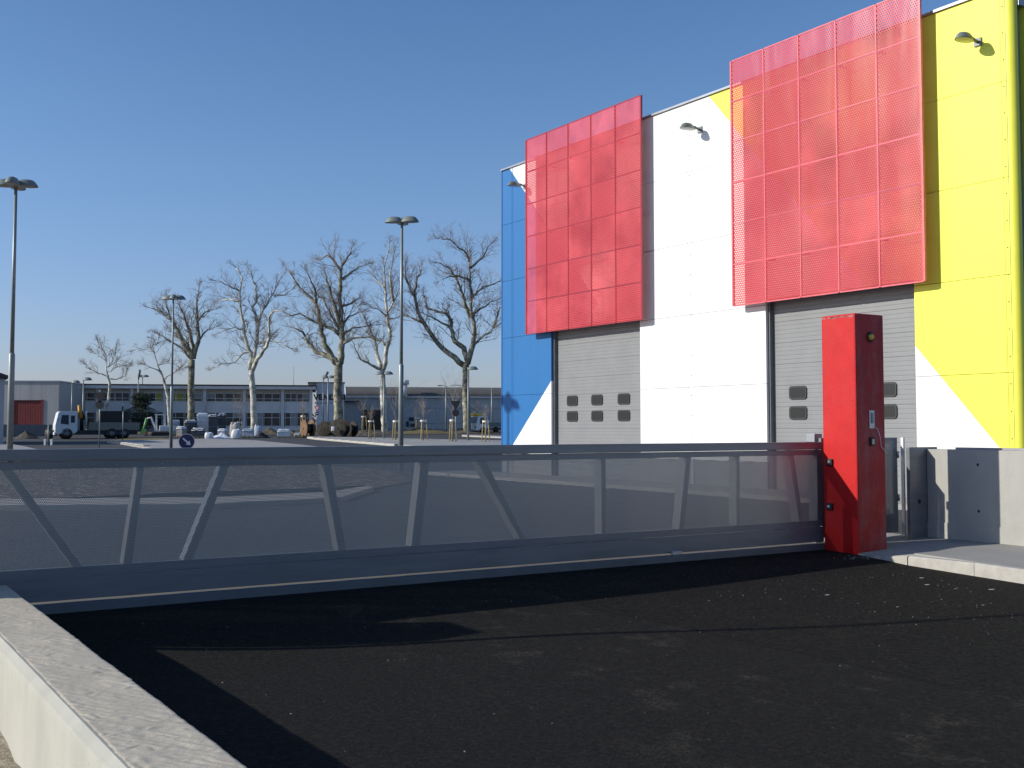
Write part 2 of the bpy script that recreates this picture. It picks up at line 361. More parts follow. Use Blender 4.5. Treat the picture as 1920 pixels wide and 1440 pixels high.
drape('kerb', [(-260, 958), (60, 957), (400, 953), (640, 941), (700, 920), (690, 918), (610, 931), (380, 941), (60, 944), (-260, 946)], .10, m_pale_kerb, th=.15)
drape('footpath', [(-200, 824), (0, 829), (48, 838), (90, 848), (-200, 860)], .03, m_conc_pave)
islA = drape('traffic_island', [(206, 829.5), (240, 828), (330, 826), (400, 824.5), (480, 828), (560, 836), (640, 846), (300, 846)], .12, m_conc_pave, th=.2)
drape('dry_grass_patch', [(204, 827), (230, 823.5), (300, 821.5), (325, 823.5), (300, 826), (236, 828.2)], .05, m_drygrass)
drape('island_pavement', [(580, 820.5), (640, 821.3), (720, 822.8), (820, 825.5), (945, 828), (1010, 829), (1010, 845), (800, 841), (745, 835.5), (660, 828.5)], .12, m_conc_pave, th=.2)
drape('far_kerb', [(866, 816.6), (960, 820.2), (960, 822.4), (866, 818.4)], .12, m_pale_kerb, th=.2)
drape('rubble_ground', [(-60, 812), (100, 812.5), (330, 816), (560, 816), (760, 814.5), (960, 812.5), (960, 808.2), (600, 808), (300, 808), (-60, 808)], .03, m_dirt)
drape('building_apron', [(19.6, 14), (19.6, 37), (21.7, 37), (21.7, 14)], .10, m_conc_pave, th=.14, pix=False)
# white kerb stones along the islands' near edges
def kerb_line(px, lift=.02, h=.16, w=.35):
    pts = [gnd(*p) for p in px]; root = None
    for a, b_ in zip(pts, pts[1:]):
        L = (b_-a).length; kk = max(1, int(L/3))
        for i in range(kk):
            p = a.lerp(b_, i/kk); q = a.lerp(b_, (i+1)/kk); d = (q-p); ang = atan2(d.y, d.x); l = hypot(d.x, d.y)
            s = MB().box(0.02, l-.02, -w/2, w/2, -.1, h).build('kerb_stone', m_pale_kerb, bevel=.02)
            s.location = (p.x, p.y, terr(p.y)); s.rotation_euler = (0, 0, ang); s.parent = islA
kerb_line([(580, 822), (660, 829.5), (745, 836.5)], w=.5)
kerb_line([(206, 830.5), (245, 834.2), (275, 839)], w=.5)
# ================================================================== FOREGROUND WALL, left
FW0, FW1, FWZ = 1.136, 1.606, .303
t = thing('low_concrete_wall', 'low concrete wall with rough broomed top, running from bottom left towards the gate', 'wall', W(FW0, 0, 0), PHI)
b_ = .045
MB().prism([(0, -.6), (.468, -.6), (.468, FWZ-.012), (0.02, FWZ-.04), (0, FWZ-.06)], -5.5, 10.95).build('wall_body', m_conc_pale, t)
# top: fine grid with trowelled unevenness
from mathutils import noise as mn
mb = MB(); NX = 38
def strip_edge(m, s): return .006*mn.noise(Vector((m*3.1, s*7, 0)))+.004*mn.noise(Vector((m*17, s*3, 2)))
ms = [-5.5, -3, -1, 1, 2.2]
while ms[-1] < 10.95: ms.append(min(10.95, ms[-1]+(.008 if ms[-1] < 6 else .013)))
NY = len(ms)-1
for m in ms:
    for i in range(NX+1):
        u = i/NX; x = lerp(.055+strip_edge(m, 1), .470+strip_edge(m, 5), u)
        a = x*.75+m*.66; b2 = -x*.66+m*.75        # broom strokes run obliquely over the top
        w_ = .35*mn.noise(Vector((x*8, m*8, 7)))
        rid = mn.noise(Vector((a*44+w_*6, b2*9+w_*5, 0)))
        z = FWZ + .0062*rid*(.35+.65*max(0, min(1, .5+1.6*mn.noise(Vector((x*4, m*2.2, 9)))))) + .0014*mn.noise(Vector((x*26, m*26, 3))) + .004*mn.noise(Vector((x*5, m*3, 1))) - (.006 if i in (0, NX) else 0)
        mb.v.append((x, m, z))
for j in range(NY):
    for i in range(NX): q = j*(NX+1)+i; mb.f.append([q, q+1, q+NX+2, q+NX+1]); mb.sm.append(True)
mb.build('wall_top', m_conc_top, t)
MB().prism([(-.001, FWZ-.075), (.012, FWZ-.075), (.012, FWZ-.03), (.06, FWZ-.014), (.06, FWZ-.002), (.045, FWZ-.001), (.004, FWZ-.038)], -5.5, 10.95).build('chamfered_edge', m_conc_pale, t)
# ================================================================== SLIDING GATE
GM = 11.29; GF = 11.22       # rear / front plane
GN0 = -1.0; GN1 = on_m(1541, 900, GF)[0]
t = gate = thing('sliding_gate', 'long low grey sliding gate with perforated sheets and slanted struts, across the entrance', 'gate', W(GN0, GF, 0), PHI)
def gx(n): return n-GN0
L = GN1-GN0
Z = dict(t0=1.398, t1=1.504, o1=1.318, o0=.392, b1=.302, b0=.092)
MB().box(0, L, -.03, .10, Z['t0'], Z['t1']).build('top_rail', m_gate, t, bevel=.006)
MB().box(0, L, 0, .07, Z['o1'], Z['t0']-.006).build('upper_frame_rail', m_gate, t, bevel=.003)
MB().box(0, L, 0, .07, Z['b1']+.006, Z['o0']).build('lower_frame_rail', m_gate, t, bevel=.003)
MB().box(0, L, -.025, .10, Z['b0'], Z['b1']).build('bottom_rail', m_gate, t, bevel=.006)
MB().box(L-.10, L, -.004, .074, Z['o0'], Z['o1']).build('end_post', m_gate, t, bevel=.003)
struts_px = [((-4, 884), (131, 1062), (23, 884), (154, 1060)), ((252, 882), (225, 1057), (270, 882), (248, 1055)), ((409, 882), (338, 1051), (430, 880), (361, 1049)),
  ((601, 878), (630, 1034), (621, 877), (649, 1032)), ((785, 874), (767, 1026), (805, 874), (788, 1025)), ((891, 872), (971, 1012), (912, 870), (985, 1012)),
  ((1124, 868), (1125, 1002), (1136, 868), (1136, 1002)), ((1284, 866), (1270, 992), (1296, 866), (1283, 990)), ((1378, 860), (1378, 985), (1387, 860), (1387, 985)), ((1477, 858), (1496, 976), (1489, 858), (1506, 976))]
sides = []
for q in struts_px:
    lt, lb, rt, rb = [on_m(p[0], p[1], GF)[0] for p in q]
    sides.append((gx(lt)+.03, gx(lb)+.03, gx(rt), gx(rb)))
for lt, lb, rt, rb in sides:
    MB().prism([(lb, Z['o0']), (rb, Z['o0']), (rt, Z['o1']), (lt, Z['o1'])], .004, .15).build('strut', m_gate, t)
edges = [(0.02, 0.02)]+[((a[2]+a[0])/2, (a[3]+a[1])/2) for a in sides]+[(L-.05, L-.05)]
for (a1, a0), (c1, c0) in zip(edges, edges[1:]):
    z0, z1 = Z['o0']-.02, Z['o1']+.02
    sheet(MB(), [(a0, -.004, z0), (c0, -.004, z0), (c1, -.004, z1), (a1, -.004, z1)], (0, .0056, 0)).build('perforated_sheet', m_gperf, t)
# frame strips clamp the sheet's top and bottom edges, with rivets
MB().box(0, L, -.010, -.006, Z['o1'], Z['t0']-.01).build('clamp_strip', m_gate, t)
MB().box(0, L, -.010, -.006, Z['b1']+.01, Z['o0']).build('clamp_strip', m_gate, t)
rv = MB()
for i in range(60):
    n = .2+i*L/60.; rv.lathe([(.006, 0), (.005, .003), (0, .004)], k=6)
    for q in range(18): pass
rv = MB()
for i in range(62):
    x = .15+i*L/62.
    rv.tube([(x, -.010, 1.352), (x, -.014, 1.352)], .006, 6)
rv.build('rivets', m_steel, t, kind='stuff')
# track under the gate
t = thing('gate_track', 'pale steel track on a concrete strip under the sliding gate', 'track', W(GN0, GF, 0), PHI)
mb = MB(); random.seed(5)
for i in range(60):
    x0 = i*L/60; x1 = (i+1)*L/60; dz = random.uniform(-.002, .002)
    mb.box(x0, x1, -.035, .03, -.05, .066+dz)
mb.build('rail', m_track, t)
MB().box(0, L+.3, -.13, -.04, -.10, .074).build('track_channel', M('channel_steel', (.13, .14, .15), .5, .3), t, bevel=.006)
MB().box(0, L+.3, .035, .75, -.10, .050).build('track_footing', M('sunlit_footing', (.125, .115, .095), .9, bump=.4), t)
MB().box(on_m(1262, 1046, GF)[0]-GN0-.08, on_m(1262, 1046, GF)[0]-GN0+.08, -.09, -.03, .074, .12).build('roller_stop', m_steel, t, bevel=.006)
# ================================================================== RED PILLAR
PN0, PN1, PM0, PM1, PZ = 12.25, 12.84, 10.48, 11.09, 3.29
t = thing('gate_pillar', 'tall square red pillar at the end of the sliding gate, scuffed on its shaded front', 'pillar', W(PN0, PM0, 0), PHI)
pw, pd = PN1-PN0, PM1-PM0
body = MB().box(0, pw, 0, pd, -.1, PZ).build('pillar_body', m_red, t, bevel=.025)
random.seed(3); mb = MB()
for i in range(150):
    y = random.uniform(.02, pd-.02); l = random.uniform(.004, .022); h = random.uniform(.003, .016)+max(0, .03*mn.noise(Vector((y*9, 0, 0))))
    mb.box(-.003, .004, y, min(pd-.02, y+l), PZ-.03-h, PZ-.026)
mb.build('chipped_edge', m_red_chip, t)
def disc_on_front(x, z, r, y0, y1, name, mat, par, k=20): return MB().tube([(x, y0, z), (x, y1, z)], r, k).build(name, mat, par)
def fz(x, y): n, z = on_m(x, y, PM0); return n-PN0, z
x, z = fz(1631, 632)
fl = disc_on_front(x, z, .075, .002, -.012, 'flasher_housing', m_rubber, t); disc_on_front(x, z, .042, -.010, -.04, 'amber_lens', m_amber, fl)
x, z = fz(1634, 787); kp = MB().box(x-.05, x+.05, -.012, .002, z-.12, z+.13).build('intercom_panel', m_steel, t, bevel=.004)
MB().box(x-.022, x+.022, -.02, -.012, z-.05, z+.10).build('speaker_slot', M('grille', (.2, .25, .28), .5), kp)
x, z = fz(1634, 828); ks = MB().box(x-.04, x+.04, -.03, .002, z-.06, z+.06).build('key_switch', m_rubber, t, bevel=.008)
MB().box(x-.022, x+.022, -.036, -.03, z-.035, z+.035).build('switch_plate', M('switch_cream', (.6, .55, .4), .5), ks)
x0, z0 = fz(1636, 800); x1, z1 = fz(1655, 850)
MB().tube([(x0, -.012, z0), (x0+.08, -.02, z0-.03), (x0+.13, -.02, z0-.14), (x0+.15, -.02, z0-.28), (pw+.01, -.015, z1)], .005, 5).build('loose_cable', m_whitep, t)
for px, py in ((1557, 867), (1557, 950)):
    d = ray(px, py); kk = PN0/(d.x*EN[0]+d.y*EN[1]); m = (d.x*EM[0]+d.y*EM[1])*kk; z = EYE+d.z*kk
    pc = MB().box(-.035, .002, m-PM0-.05, m-PM0+.05, z-.05, z+.05).build('photocell', m_black, t, bevel=.008)
    MB().tube([(-.034, m-PM0, z), (-.045, m-PM0, z)], .028, 12).build('photocell_lens', m_steel, pc)
# gate guide bracket behind the pillar
t = thing('guide_bracket', 'small grey steel guide box at the top of the gate beside the red pillar', 'bracket', W(on_m(1527, 820, 11.42)[0], 11.42, 0), PHI)
MB().box(0, .12, 0, .12, -.05, 1.5).build('guide_post', m_gate, t, bevel=.004)
MB().box(-.02, .14, -.02, .14, 1.5, 1.62).build('guide_head', m_zinc, t, bevel=.006)
# ================================================================== PAVEMENT, right
def kn(m): return 12.10-(9.6-m)*.176+.012*(9.6-m)**1.6 if m < 9.6 else 12.10       # the kerb's front line
KM = [9.55-1.09*i for i in range(11)]
mb = MB(); top = []
pts = [(kn(m)+.13, m, .088 if m < 9 else .060) for m in reversed(KM)]
poly = [(p[0], p[1]) for p in pts]+[(14.25, KM[0]), (14.25, KM[-1])]
pv = MB().prism(poly, -.3, .088, 'z').build('pavement', m_conc_pave, kind='structure'); pv.rotation_euler = (0, 0, PHI)
z1_ = .088
rp = MB().add([(kn(9.55)+.13, 9.551, .070), (14.25, 9.551, z1_-.002), (14.25, 11.9, z1_), (12.45, 11.9, .02), (12.20, 10.1, -.01), (kn(9.55)+.13, 9.551, -.3), (14.25, 9.551, -.3), (14.25, 11.9, -.3), (12.45, 11.9, -.3), (12.20, 10.1, -.3)],
     [(0, 1, 2, 3, 4), (0, 5, 6, 1), (4, 9, 5, 0), (3, 8, 9, 4), (2, 7, 8, 3)]).build('pavement_ramp', m_conc_pave, pv)
for i in range(1, len(KM)):
    a, b2 = (kn(KM[i]), KM[i]), (kn(KM[i-1]), KM[i-1]); dx, dy = b2[0]-a[0], b2[1]-a[1]; l = hypot(dx, dy); zt = .094 if i > 1 else .088
    mbk = MB().prism([(0, -.3), (.128, -.3), (.128, zt), (.02, zt), (0, zt-.02)], .004, l-.004)
    if i == 1:    # the last stone drops towards the pillar
        mbk.v = [(x, y, z-(.028*max(0, y)/l if z > 0 else 0)) for x, y, z in mbk.v]
    o = mbk.build('kerb_stone', m_pale_kerb, pv); o.location = (a[0], a[1], random.uniform(-.002, .002)); o.rotation_euler = (0, 0, atan2(dy, dx)-pi/2)
l = hypot(.12, .52); mbk = MB().prism([(0, -.3), (.128, -.3), (.128, .06), (.02, .06), (0, .045)], .004, l)
mbk.v = [(x, y, z-(.065*max(0, y)/l if z > 0 else 0)) for x, y, z in mbk.v]
o = mbk.build('kerb_stone', m_pale_kerb, pv); o.location = (kn(9.55), 9.56, 0); o.rotation_euler = (0, 0, -atan2(.12, .52))
# dusty cement spill at the pillar's foot
random.seed(11); mb = MB()
for i in range(150):
    n = random.gauss(12.35, .30); m = random.gauss(10.30, .10); s = random.uniform(.003, .010); z = road_z(n, m)
    mb.add([(n-s, m-s, z), (n+s, m-s*.6, z), (n, m+s, z), (n, m, z+s*.8)], [(0, 1, 3), (1, 2, 3), (2, 0, 3)])
o = mb.build('cement_crumbs', m_conc_pave, kind='stuff'); o.rotation_euler = (0, 0, PHI); o['label'] = 'pale cement crumbs on the asphalt around the foot of the red pillar'
mb = MB()
for i in range(520):
    if random.random() < .55: n = random.uniform(8.4, 11.5); m = random.uniform(5.4, 9.6)
    else: n = random.uniform(1.6, 11.3); m = random.uniform(1.5, 11)
    s = random.choice([.0015, .002, .002, .003, .003, .005]) ; z = road_z(n, m); a = random.random()*6
    p = [(n+s*cos(a+k*2.1)*random.uniform(.7, 1.6), m+s*sin(a+k*2.1)*random.uniform(.7, 1.6), z) for k in range(3)]
    mb.add(p+[(n, m, z+s*.9)], [(0, 1, 3), (1, 2, 3), (2, 0, 3)])
for i in range(20):      # flattened pale crumbs near the kerb
    n = random.uniform(9.0, 11.3); m = random.uniform(6.0, 9.0); z = road_z(n, m); s = random.choice((.006, .008, .012, .022))
    p = [(n+s*1.8*cos(k*1.05)*random.uniform(.6, 1.3), m+s*sin(k*1.05)*random.uniform(.6, 1.3), z+.006) for k in range(6)]
    mb.add(p, [(0, 1, 2, 3, 4, 5)])
o = mb.build('loose_grit', M('pale_grit', (.55, .53, .48), .9), kind='stuff'); o.rotation_euler = (0, 0, PHI); o['label'] = 'pale grit and crumbs scattered over the dark asphalt'
# ================================================================== PEDESTRIAN GATE AND RIGHT WALL
t = thing('pedestrian_gate', 'narrow grey perforated gate leaf between the red pillar and the concrete wall', 'gate', W(12.45, 11.30, .10), PHI)
gw = 1.66
MB().box(0, gw, 0, .05, 1.36, 1.46).build('top_rail', m_gate, t, bevel=.004)
MB().box(0, gw, 0, .05, .03, .32).build('bottom_rail', m_gate, t, bevel=.004)
for x in (0, gw-.13): MB().box(x, x+.13, .002, .048, .32, 1.36).build('stile', m_gate, t, bevel=.003)
sheet(MB(), [(.1, -.004, .3), (gw-.1, -.004, .3), (gw-.1, -.004, 1.4), (.1, -.004, 1.4)], (0, .0056, 0)).build('perforated_sheet', m_gperf, t)
for z in (.5, 1.15): MB().tube([(gw+.01, .0, z), (gw+.01, .0, z+.1)], .018, 8).build('hinge', m_steel, t)
t = tag(MB().box(0, .03, 0, .05, -.02, 1.46).build('hinge_post', m_whitep, loc=W(14.06, 11.15, .10)), 'slim pale steel post that carries the narrow gate, against the concrete wall', 'post')
t.rotation_euler = (0, 0, PHI)
t = thing('concrete_boundary_wall', 'concrete boundary wall with tie holes along the pavement, right of the red pillar', 'wall', W(14.22, -5, 0), PHI)
MB().box(0, .26, 0, 15.86, -.3, 1.39).build('wall_body', m_conc, t, bevel=.008)
MB().box(-.38, .26, 15.865, 15.93, -.3, 1.42).build('end_post', m_gate, t, bevel=.008)
MB().box(-.012, 0.001, 0, 15.86, .088, .32).build('base_course', m_conc, t)
for m in (15.0, 13.9, 12.8, 11.4):
    for z in (1.18, .52): MB().tube([(-.001, m, z), (-.0035, m, z)], .02, 10).build('tie_hole', m_dark, t)
MB().tube([(-.18, 15.868, .62), (-.18, 15.862, .62)], .035, 12).build('tie_hole', m_dark, t)
t = tag(MB().box(0, .12, 0, 6.4, 0, .03).build('wall_capping', m_zinc, loc=W(14.27, 10.4-6.4, 1.392)), 'thin metal capping strip on top of the concrete boundary wall', 'capping'); t.rotation_euler = (0, 0, PHI)

# ================================================================== WAREHOUSE
ML = 34.7; HT = 11.15
wh = thing('warehouse', 'large blue, white and yellow warehouse with two grey lifting doors under red perforated screens', 'warehouse', W(B_N, B_M, 0), PHI)
def bm_(m): return m-B_M
MR = 14.30       # right end of the flat front
doors = [(26.74, 31.54), (16.75, 21.46)]; DT = 5.12; REC = .22
rows = [-.2, .8, 2.88, 4.97, 7.05, 9.13, HT]
vj = [MR, 14.42, 24.30, 24.55, 34.05, ML]
for (z0, z1) in zip(rows, rows[1:]):
    for (a, c) in zip(vj, vj[1:]):
        if z1-z0 < .1: continue
        cuts = [d for d in doors if d[0] > a-.5 and d[1] < c+.5 and z0 < DT]
        segs = [(a, c, z0, z1)]
        if cuts:
            d = cuts[0]
            if z1 <= DT: segs = [(a, d[0], z0, z1), (d[1], c, z0, z1)]
            else: segs = [(a, d[0], z0, z1), (d[1], c, z0, z1), (d[0], d[1], DT, z1)]
        for (p, q, u, w) in segs:
            x0 = .0
            g = .0055
            if len(segs) == 3 and p == d[0]: gl = 0
            else: gl = g
            fa = g if p in vj else 0; fb = g if q in vj else 0
            MB().box(x0, .08, bm_(p)+fa, bm_(q)-fb, u+(g if u not in (DT,) else 0), w-g).build('facade_panel' if z0 > 0 else 'plinth', m_fac if z0 > 0 else m_plinth, wh)
# body behind the skin: a wall with the two openings left free, side and back walls, roof
mb = MB(); X0, X1 = .085, .5
mb.box(X0, X1, bm_(ML-.02), bm_(doors[0][1]), -.3, HT-.02); mb.box(X0, X1, bm_(doors[0][0]), bm_(doors[1][1]), -.3, HT-.02)
mb.box(X0, X1, bm_(doors[1][0]), bm_(MR), -.3, HT-.02)
for d in doors: mb.box(X0, X1, bm_(d[0]), bm_(d[1]), DT+.002, HT-.02)
mb.build('wall_core', m_bshade_core, wh)
MB().box(X1, 45, bm_(ML-.02)-.2, bm_(ML-.02), -.3, HT-.02).build('side_wall', m_fac, wh)
MB().box(X1+.01, 45, bm_(MR)-.17, bm_(MR)+.02, -.3, HT-.02).build('side_wall', m_yellow, wh)
MB().box(.3, 45, bm_(MR)-.15, bm_(ML)-.05, HT-.35, HT-.05).build('roof', m_zinc, wh)
MB().box(-.06, .35, bm_(MR)-.02, bm_(ML)+.05, HT, HT+.06).build('roof_capping', m_zinc, wh)
MB().box(-.015, .09, bm_(ML), bm_(ML)+.05, -.1, HT).build('corner_trim', M('corner_blue', (.01, .10, .33), .5), wh)
# rounded yellow corner at the right
prof = [(.30+.0, -.30)]
mb = MB(); R = .17; ks_ = 14; vs_ = []
for zv in (-.2, HT+.03):
    for i in range(ks_+1):
        a = pi/2*i/ks_; vs_.append((R-R*cos(a), bm_(MR)-.006-R*sin(a), zv))
mb.add(vs_, [(i, i+ks_+1, i+ks_+2, i+1) for i in range(ks_)], True); mb.build('rounded_corner', m_yellow, wh)
# joint cover strips with fasteners
for m in (24.42, 14.36, 33.98):
    s = MB().box(-.006, .002, bm_(m)-.012, bm_(m)+.012, -.1, HT-.02)
    if m == 24.42: col = m_white
    elif m < 20: col = m_yellow
    else: col = M('trim_blue', (.008, .11, .36), .5)
    st = s.build('joint_strip', col, wh)
    mb = MB()
    for i in range(18): mb.tube([(-.006, bm_(m), .9+i*.58), (-.014, bm_(m), .9+i*.58)], .014, 6)
    mb.build('screws', m_frame_d, st, kind='stuff')
# lifting doors
def door(m0, m1, wins):
    fr = MB()
    fr.box(.087, REC+.02, bm_(m1)-.001, bm_(m1)-.06, 0, DT); fr.box(.087, REC+.02, bm_(m0)+.06, bm_(m0)+.001, 0, DT); fr.box(.089, REC+.02, bm_(m0)+.06, bm_(m1)-.06, DT-.05, DT-.001)
    dr = fr.build('garage_door', m_frame_d, wh)
    secs = 9; sh = (DT-.06)/secs; pr = .105
    for i in range(secs):
        z0 = i*sh+.01; pts = []; kk = 5; rh = (sh-.002)/kk
        for j in range(kk):
            zb = z0+j*rh
            pts += [(REC+.004, zb), (REC-.001, zb+.012), (REC-.001, zb+rh-.014), (REC+.004, zb+rh-.002)]
        pts += [(REC+.05, z0+sh-.004), (REC+.05, z0)]
        MB().prism(pts, bm_(m0)+.062, bm_(m1)-.062, 'y').build('door_section', m_door, dr)
    for m in wins:
        for z in (2.62, 2.10):
            def rr(w, h, r, k=5):
                out = []
                for cx, cz, a0 in ((w-r, h-r, 0), (-w+r, h-r, pi/2), (-w+r, -h+r, pi), (w-r, -h+r, 3*pi/2)):
                    for i in range(k+1): a = a0+pi/2*i/k; out.append((bm_(m)+cx+r*cos(a), z+cz+r*sin(a)))
                return out
            w_ = MB().prism(rr(.30, .175, .09), REC-.03, REC+.01, 'x').build('window', m_rubber, dr)
            MB().prism(rr(.255, .13, .06), REC-.034, REC-.031, 'x').build('pane', m_glassd, w_)
door(doors[0][0], doors[0][1], (30.6, 29.22, 27.82)); door(doors[1][0], doors[1][1], (20.55, 19.15, 17.75))
# red screens
m_redf2 = M('screen_red_frame_glint', (.72, .13, .15), .35, coat=.3, var=.15, vs_=6)  # lighter red paints in the sun glints along the big screen's seams
def screen(m0, m1, z0, z1, so, cols=5, rows_=6, fm=None):
    fm = fm or m_redf
    x = -so; fr = MB(); w = (m1-m0)/cols; h = (z1-z0)/rows_
    T = .036
    for i in range(cols+1):
        m = bm_(m0+i*w); e = 1 if i in (0, cols) else 0
        fr.box(x-.022, x+.035, m-T*.5-(.01 if e else 0), m+T*.5+(.01 if e else 0), z0, z1)
    for j in range(rows_+1):
        z = z0+j*h; e = 1 if j in (0, rows_) else 0
        for i in range(cols): fr.box(x-.019, x+.032, bm_(m0+i*w)+T*.5+.011, bm_(m0+(i+1)*w)-T*.5-.011, z-.014, z+.014)
    s = fr.build('screen', fm, wh, label='red perforated screen')
    for i in range(cols):
        for j in range(rows_):
            a, c_ = bm_(m0+i*w)+.004, bm_(m0+(i+1)*w)-.004; u, v_ = z0+j*h+.004, z0+(j+1)*h-.004; xx = x-.010
            r = .05  # sheet with folded rim
            sheet(MB(), [(xx, a, u), (xx, a, v_), (xx, c_, v_), (xx, c_, u)], (.017, 0, 0)).build('perforated_panel', m_redp, s)
    for i in range(1, cols):
        for z in (z0+h, z0+3*h, z0+5*h):
            if z > HT-.2: continue
            m = bm_(m0+i*w); MB().box(x+.035, 0, m-.02, m+.02, z-.03, z+.03).build('bracket', m_redf, s)
screen(26.22, 32.58, 4.96, 11.78, .335); screen(16.2, 22.32, 5.0, 11.72, .335, fm=m_redf2)

def lamp_head(par, c, ang, r=.30, s=1.0):
    """half-drop luminaire pointing along ang"""
    M_ = Matrix.Translation(c) @ Matrix.Rotation(ang, 4, 'Z') @ Matrix.Scale(s, 4)
    mb = MB().lathe([(0, .24), (.12, .235), (.20, .20), (.26, .12), (.32, 0), (.33, -.03), (.30, -.03)], (0.30, 0, 0), 20, sx=1.35, sy=.8)
    mb.tube([(-.15, 0, .10), (.12, 0, .10)], .05, 8)
    h = mb.xform(M_).build('lamp_shade', m_lamp, par)
    l = MB().lathe([(.30, -.028), (.2, -.05), (0, -.06)], (0.30, 0, 0), 20, sx=1.35, sy=.8).xform(M_).build('lamp_lens', m_lens, h)
    return h
for (m, z), lab in zip(((33.15, 10.30), (23.95, 10.25), (14.95, 10.15)), ('grey wall lamp on the blue corner at the left end of the warehouse', 'grey wall lamp on the white field between the two red screens', 'grey wall lamp on the yellow field right of the large red screen')):
    t = thing('wall_lamp', lab, 'lamp', W(B_N, m, z), PHI, 'wall lamps along the top of the warehouse')
    MB().box(-.04, 0, -.09, .09, -.09, .09).build('wall_plate', m_lamp, t, bevel=.01)
    MB().tube([(-.03, 0, 0), (-.25, 0, .06)], .035, 8).build('lamp_arm', m_lamp, t)
    lamp_head(t, Vector((-.31, 0, -.02)), pi, s=.60)

# ================================================================== LAMP POSTS
def street_lamp(px, top_y, Y, heads, label, s=1.0, r0=.105, joint=True, hs=1.0, lean=0):
    X = (px-960)/FPX*Y; zt = at(px, top_y, Y).z; z0 = terr(Y); H = zt-z0
    t = thing('street_lamp', label, 'street lamp', (X, Y, z0), 0, 'lamp posts in the car park')
    if joint:
        hj = H*.42
        MB().tube([(0, 0, 0), (0, 0, hj), (0, 0, hj+.06)], [r0, r0*.93, r0*.68], 14).build('pole_base', m_pole, t)
        MB().tube([(0, 0, hj), (0, 0, H)], [r0*.66, r0*.5], 12).build('pole', m_pole, t)
    else: MB().tube([(0, 0, 0), (0, 0, H)], [r0, r0*.6], 10).build('pole', m_pole, t)
    MB().lathe([(0, .1), (.07, .08), (.09, -.06), (.06, -.1)], (0, 0, H), 12).build('pole_head', m_lamp, t)
    for a in heads: lamp_head(t, Vector((.06*cos(a), .06*sin(a), H-.02)), a, s=hs)
    return t
street_lamp(20.5, 347, 37.7, [0.15, pi/2+.2, pi+.1, -pi/2+.1], 'tall lamp post with four drop shades at the left edge of the photo', hs=.9)
street_lamp(752, 415, 44.9, [-.2, pi-.1, pi/2], 'tall lamp post with drop shades between the trees and the warehouse', hs=.88)
street_lamp(322, 560, 72, [0.1, pi-.15, -pi/2+.3], 'tall lamp post in front of the pale two-storey building, left of the plane trees', hs=1.0)
street_lamp(266.5, 706, 152, [0.2, pi-.2], 'lamp post beside the dark conifer', joint=False, hs=1.1)
street_lamp(135, 717, 138, [0.0], 'low lamp post behind the white truck cab, single shade', joint=False, hs=1.25)
street_lamp(156, 712, 132, [0.0], 'low single-shade lamp post behind the orange crane', joint=False, hs=1.3)
street_lamp(615, 708, 138, [.15, pi-.1], 'lamp post with two shades just left of the thick dark-trunked plane tree', joint=False, hs=1.2)
street_lamp(720, 701, 115, [0.1, pi-.1], 'lamp post with two shades in front of the white-trunked plane tree', joint=False, hs=1.2)
street_lamp(878, 692, 106, [0.05], 'lamp post standing before the rightmost plane tree', joint=False, hs=1.2)
# slanted floodlights on thin masts
for px, ty, by, hx, hy, lab in ((259.5, 712, 776, 262, 693, 'thin mast with slanted tube light beside the conifer'), (606, 712, 792, 615, 697, 'thin mast with slanted tube light left of the dark-trunked plane tree')):
    Y = 147; b0 = at(px, by, Y); tp = at(px, ty, Y); hd = at(hx, hy, Y); b0.z = terr(Y)
    t = thing('floodlight_mast', lab, 'lamp', b0)
    MB().tube([(0, 0, 0), tp-b0], [.09, .06], 8).build('mast', m_pole, t)
    MB().tube([tp-b0, (tp-b0).lerp(hd-b0, .5), hd-b0], [.07, .2, .17], 8).build('light_tube', m_lamp, t)
# gooseneck double lamp
Y = 155; b0 = at(836, 806, Y); b0.z = terr(Y); tz = at(836, 724, Y).z-b0.z
t = thing('gooseneck_lamp', 'double gooseneck street lamp in front of the long hall', 'street lamp', b0)
MB().tube([(0, 0, 0), (0, 0, tz)], [.11, .07], 8).build('pole', m_pole, t)
for sgn, lx in ((-1, -.9), (1, 2.6)):
    MB().tube([(0, 0, tz-.1), (lx*.4, 0, tz+.15), (lx*.8, 0, tz+.1)], .05, 6).build('arm', m_pole, t)
    MB().lathe([(0, .1), (.3, .05), (.42, -.06), (0, -.1)], (lx, 0, tz+.08), 10, sy=.5).build('lamp_shade', m_lamp, t)
Y = 158; b0 = at(922, 806, Y); b0.z = terr(Y)
tag(MB().tube([(0, 0, 0), (0, 0, at(922, 727, Y).z-b0.z)], [.12, .07], 8).build('mast', m_pole, loc=b0), 'plain thin mast behind the small white truck at the warehouse corner', 'mast')
# ================================================================== SIGNS
def tri_pts(w, down=True):
    h = w*.866; s = -1 if down else 1
    return [(0, s*h*2/3), (w/2, -s*h/3), (-w/2, -s*h/3)]
def rd(r, k=24): return [(r*cos(2*pi*i/k), r*sin(2*pi*i/k)) for i in range(k)]
def round_tri(w, rr=.06):
    P = tri_pts(w); out = []
    for i in range(3):
        p = Vector(P[i]); a = Vector(P[i-1]); c = Vector(P[(i+1) % 3])
        out.append(tuple(p.lerp(a, rr/w*1.6))); out.append(tuple(p.lerp(c, rr/w*1.6)))
    return out
def off(poly, dx, dz, s=1): return [(x*s+dx, z*s+dz) for x, z in poly]
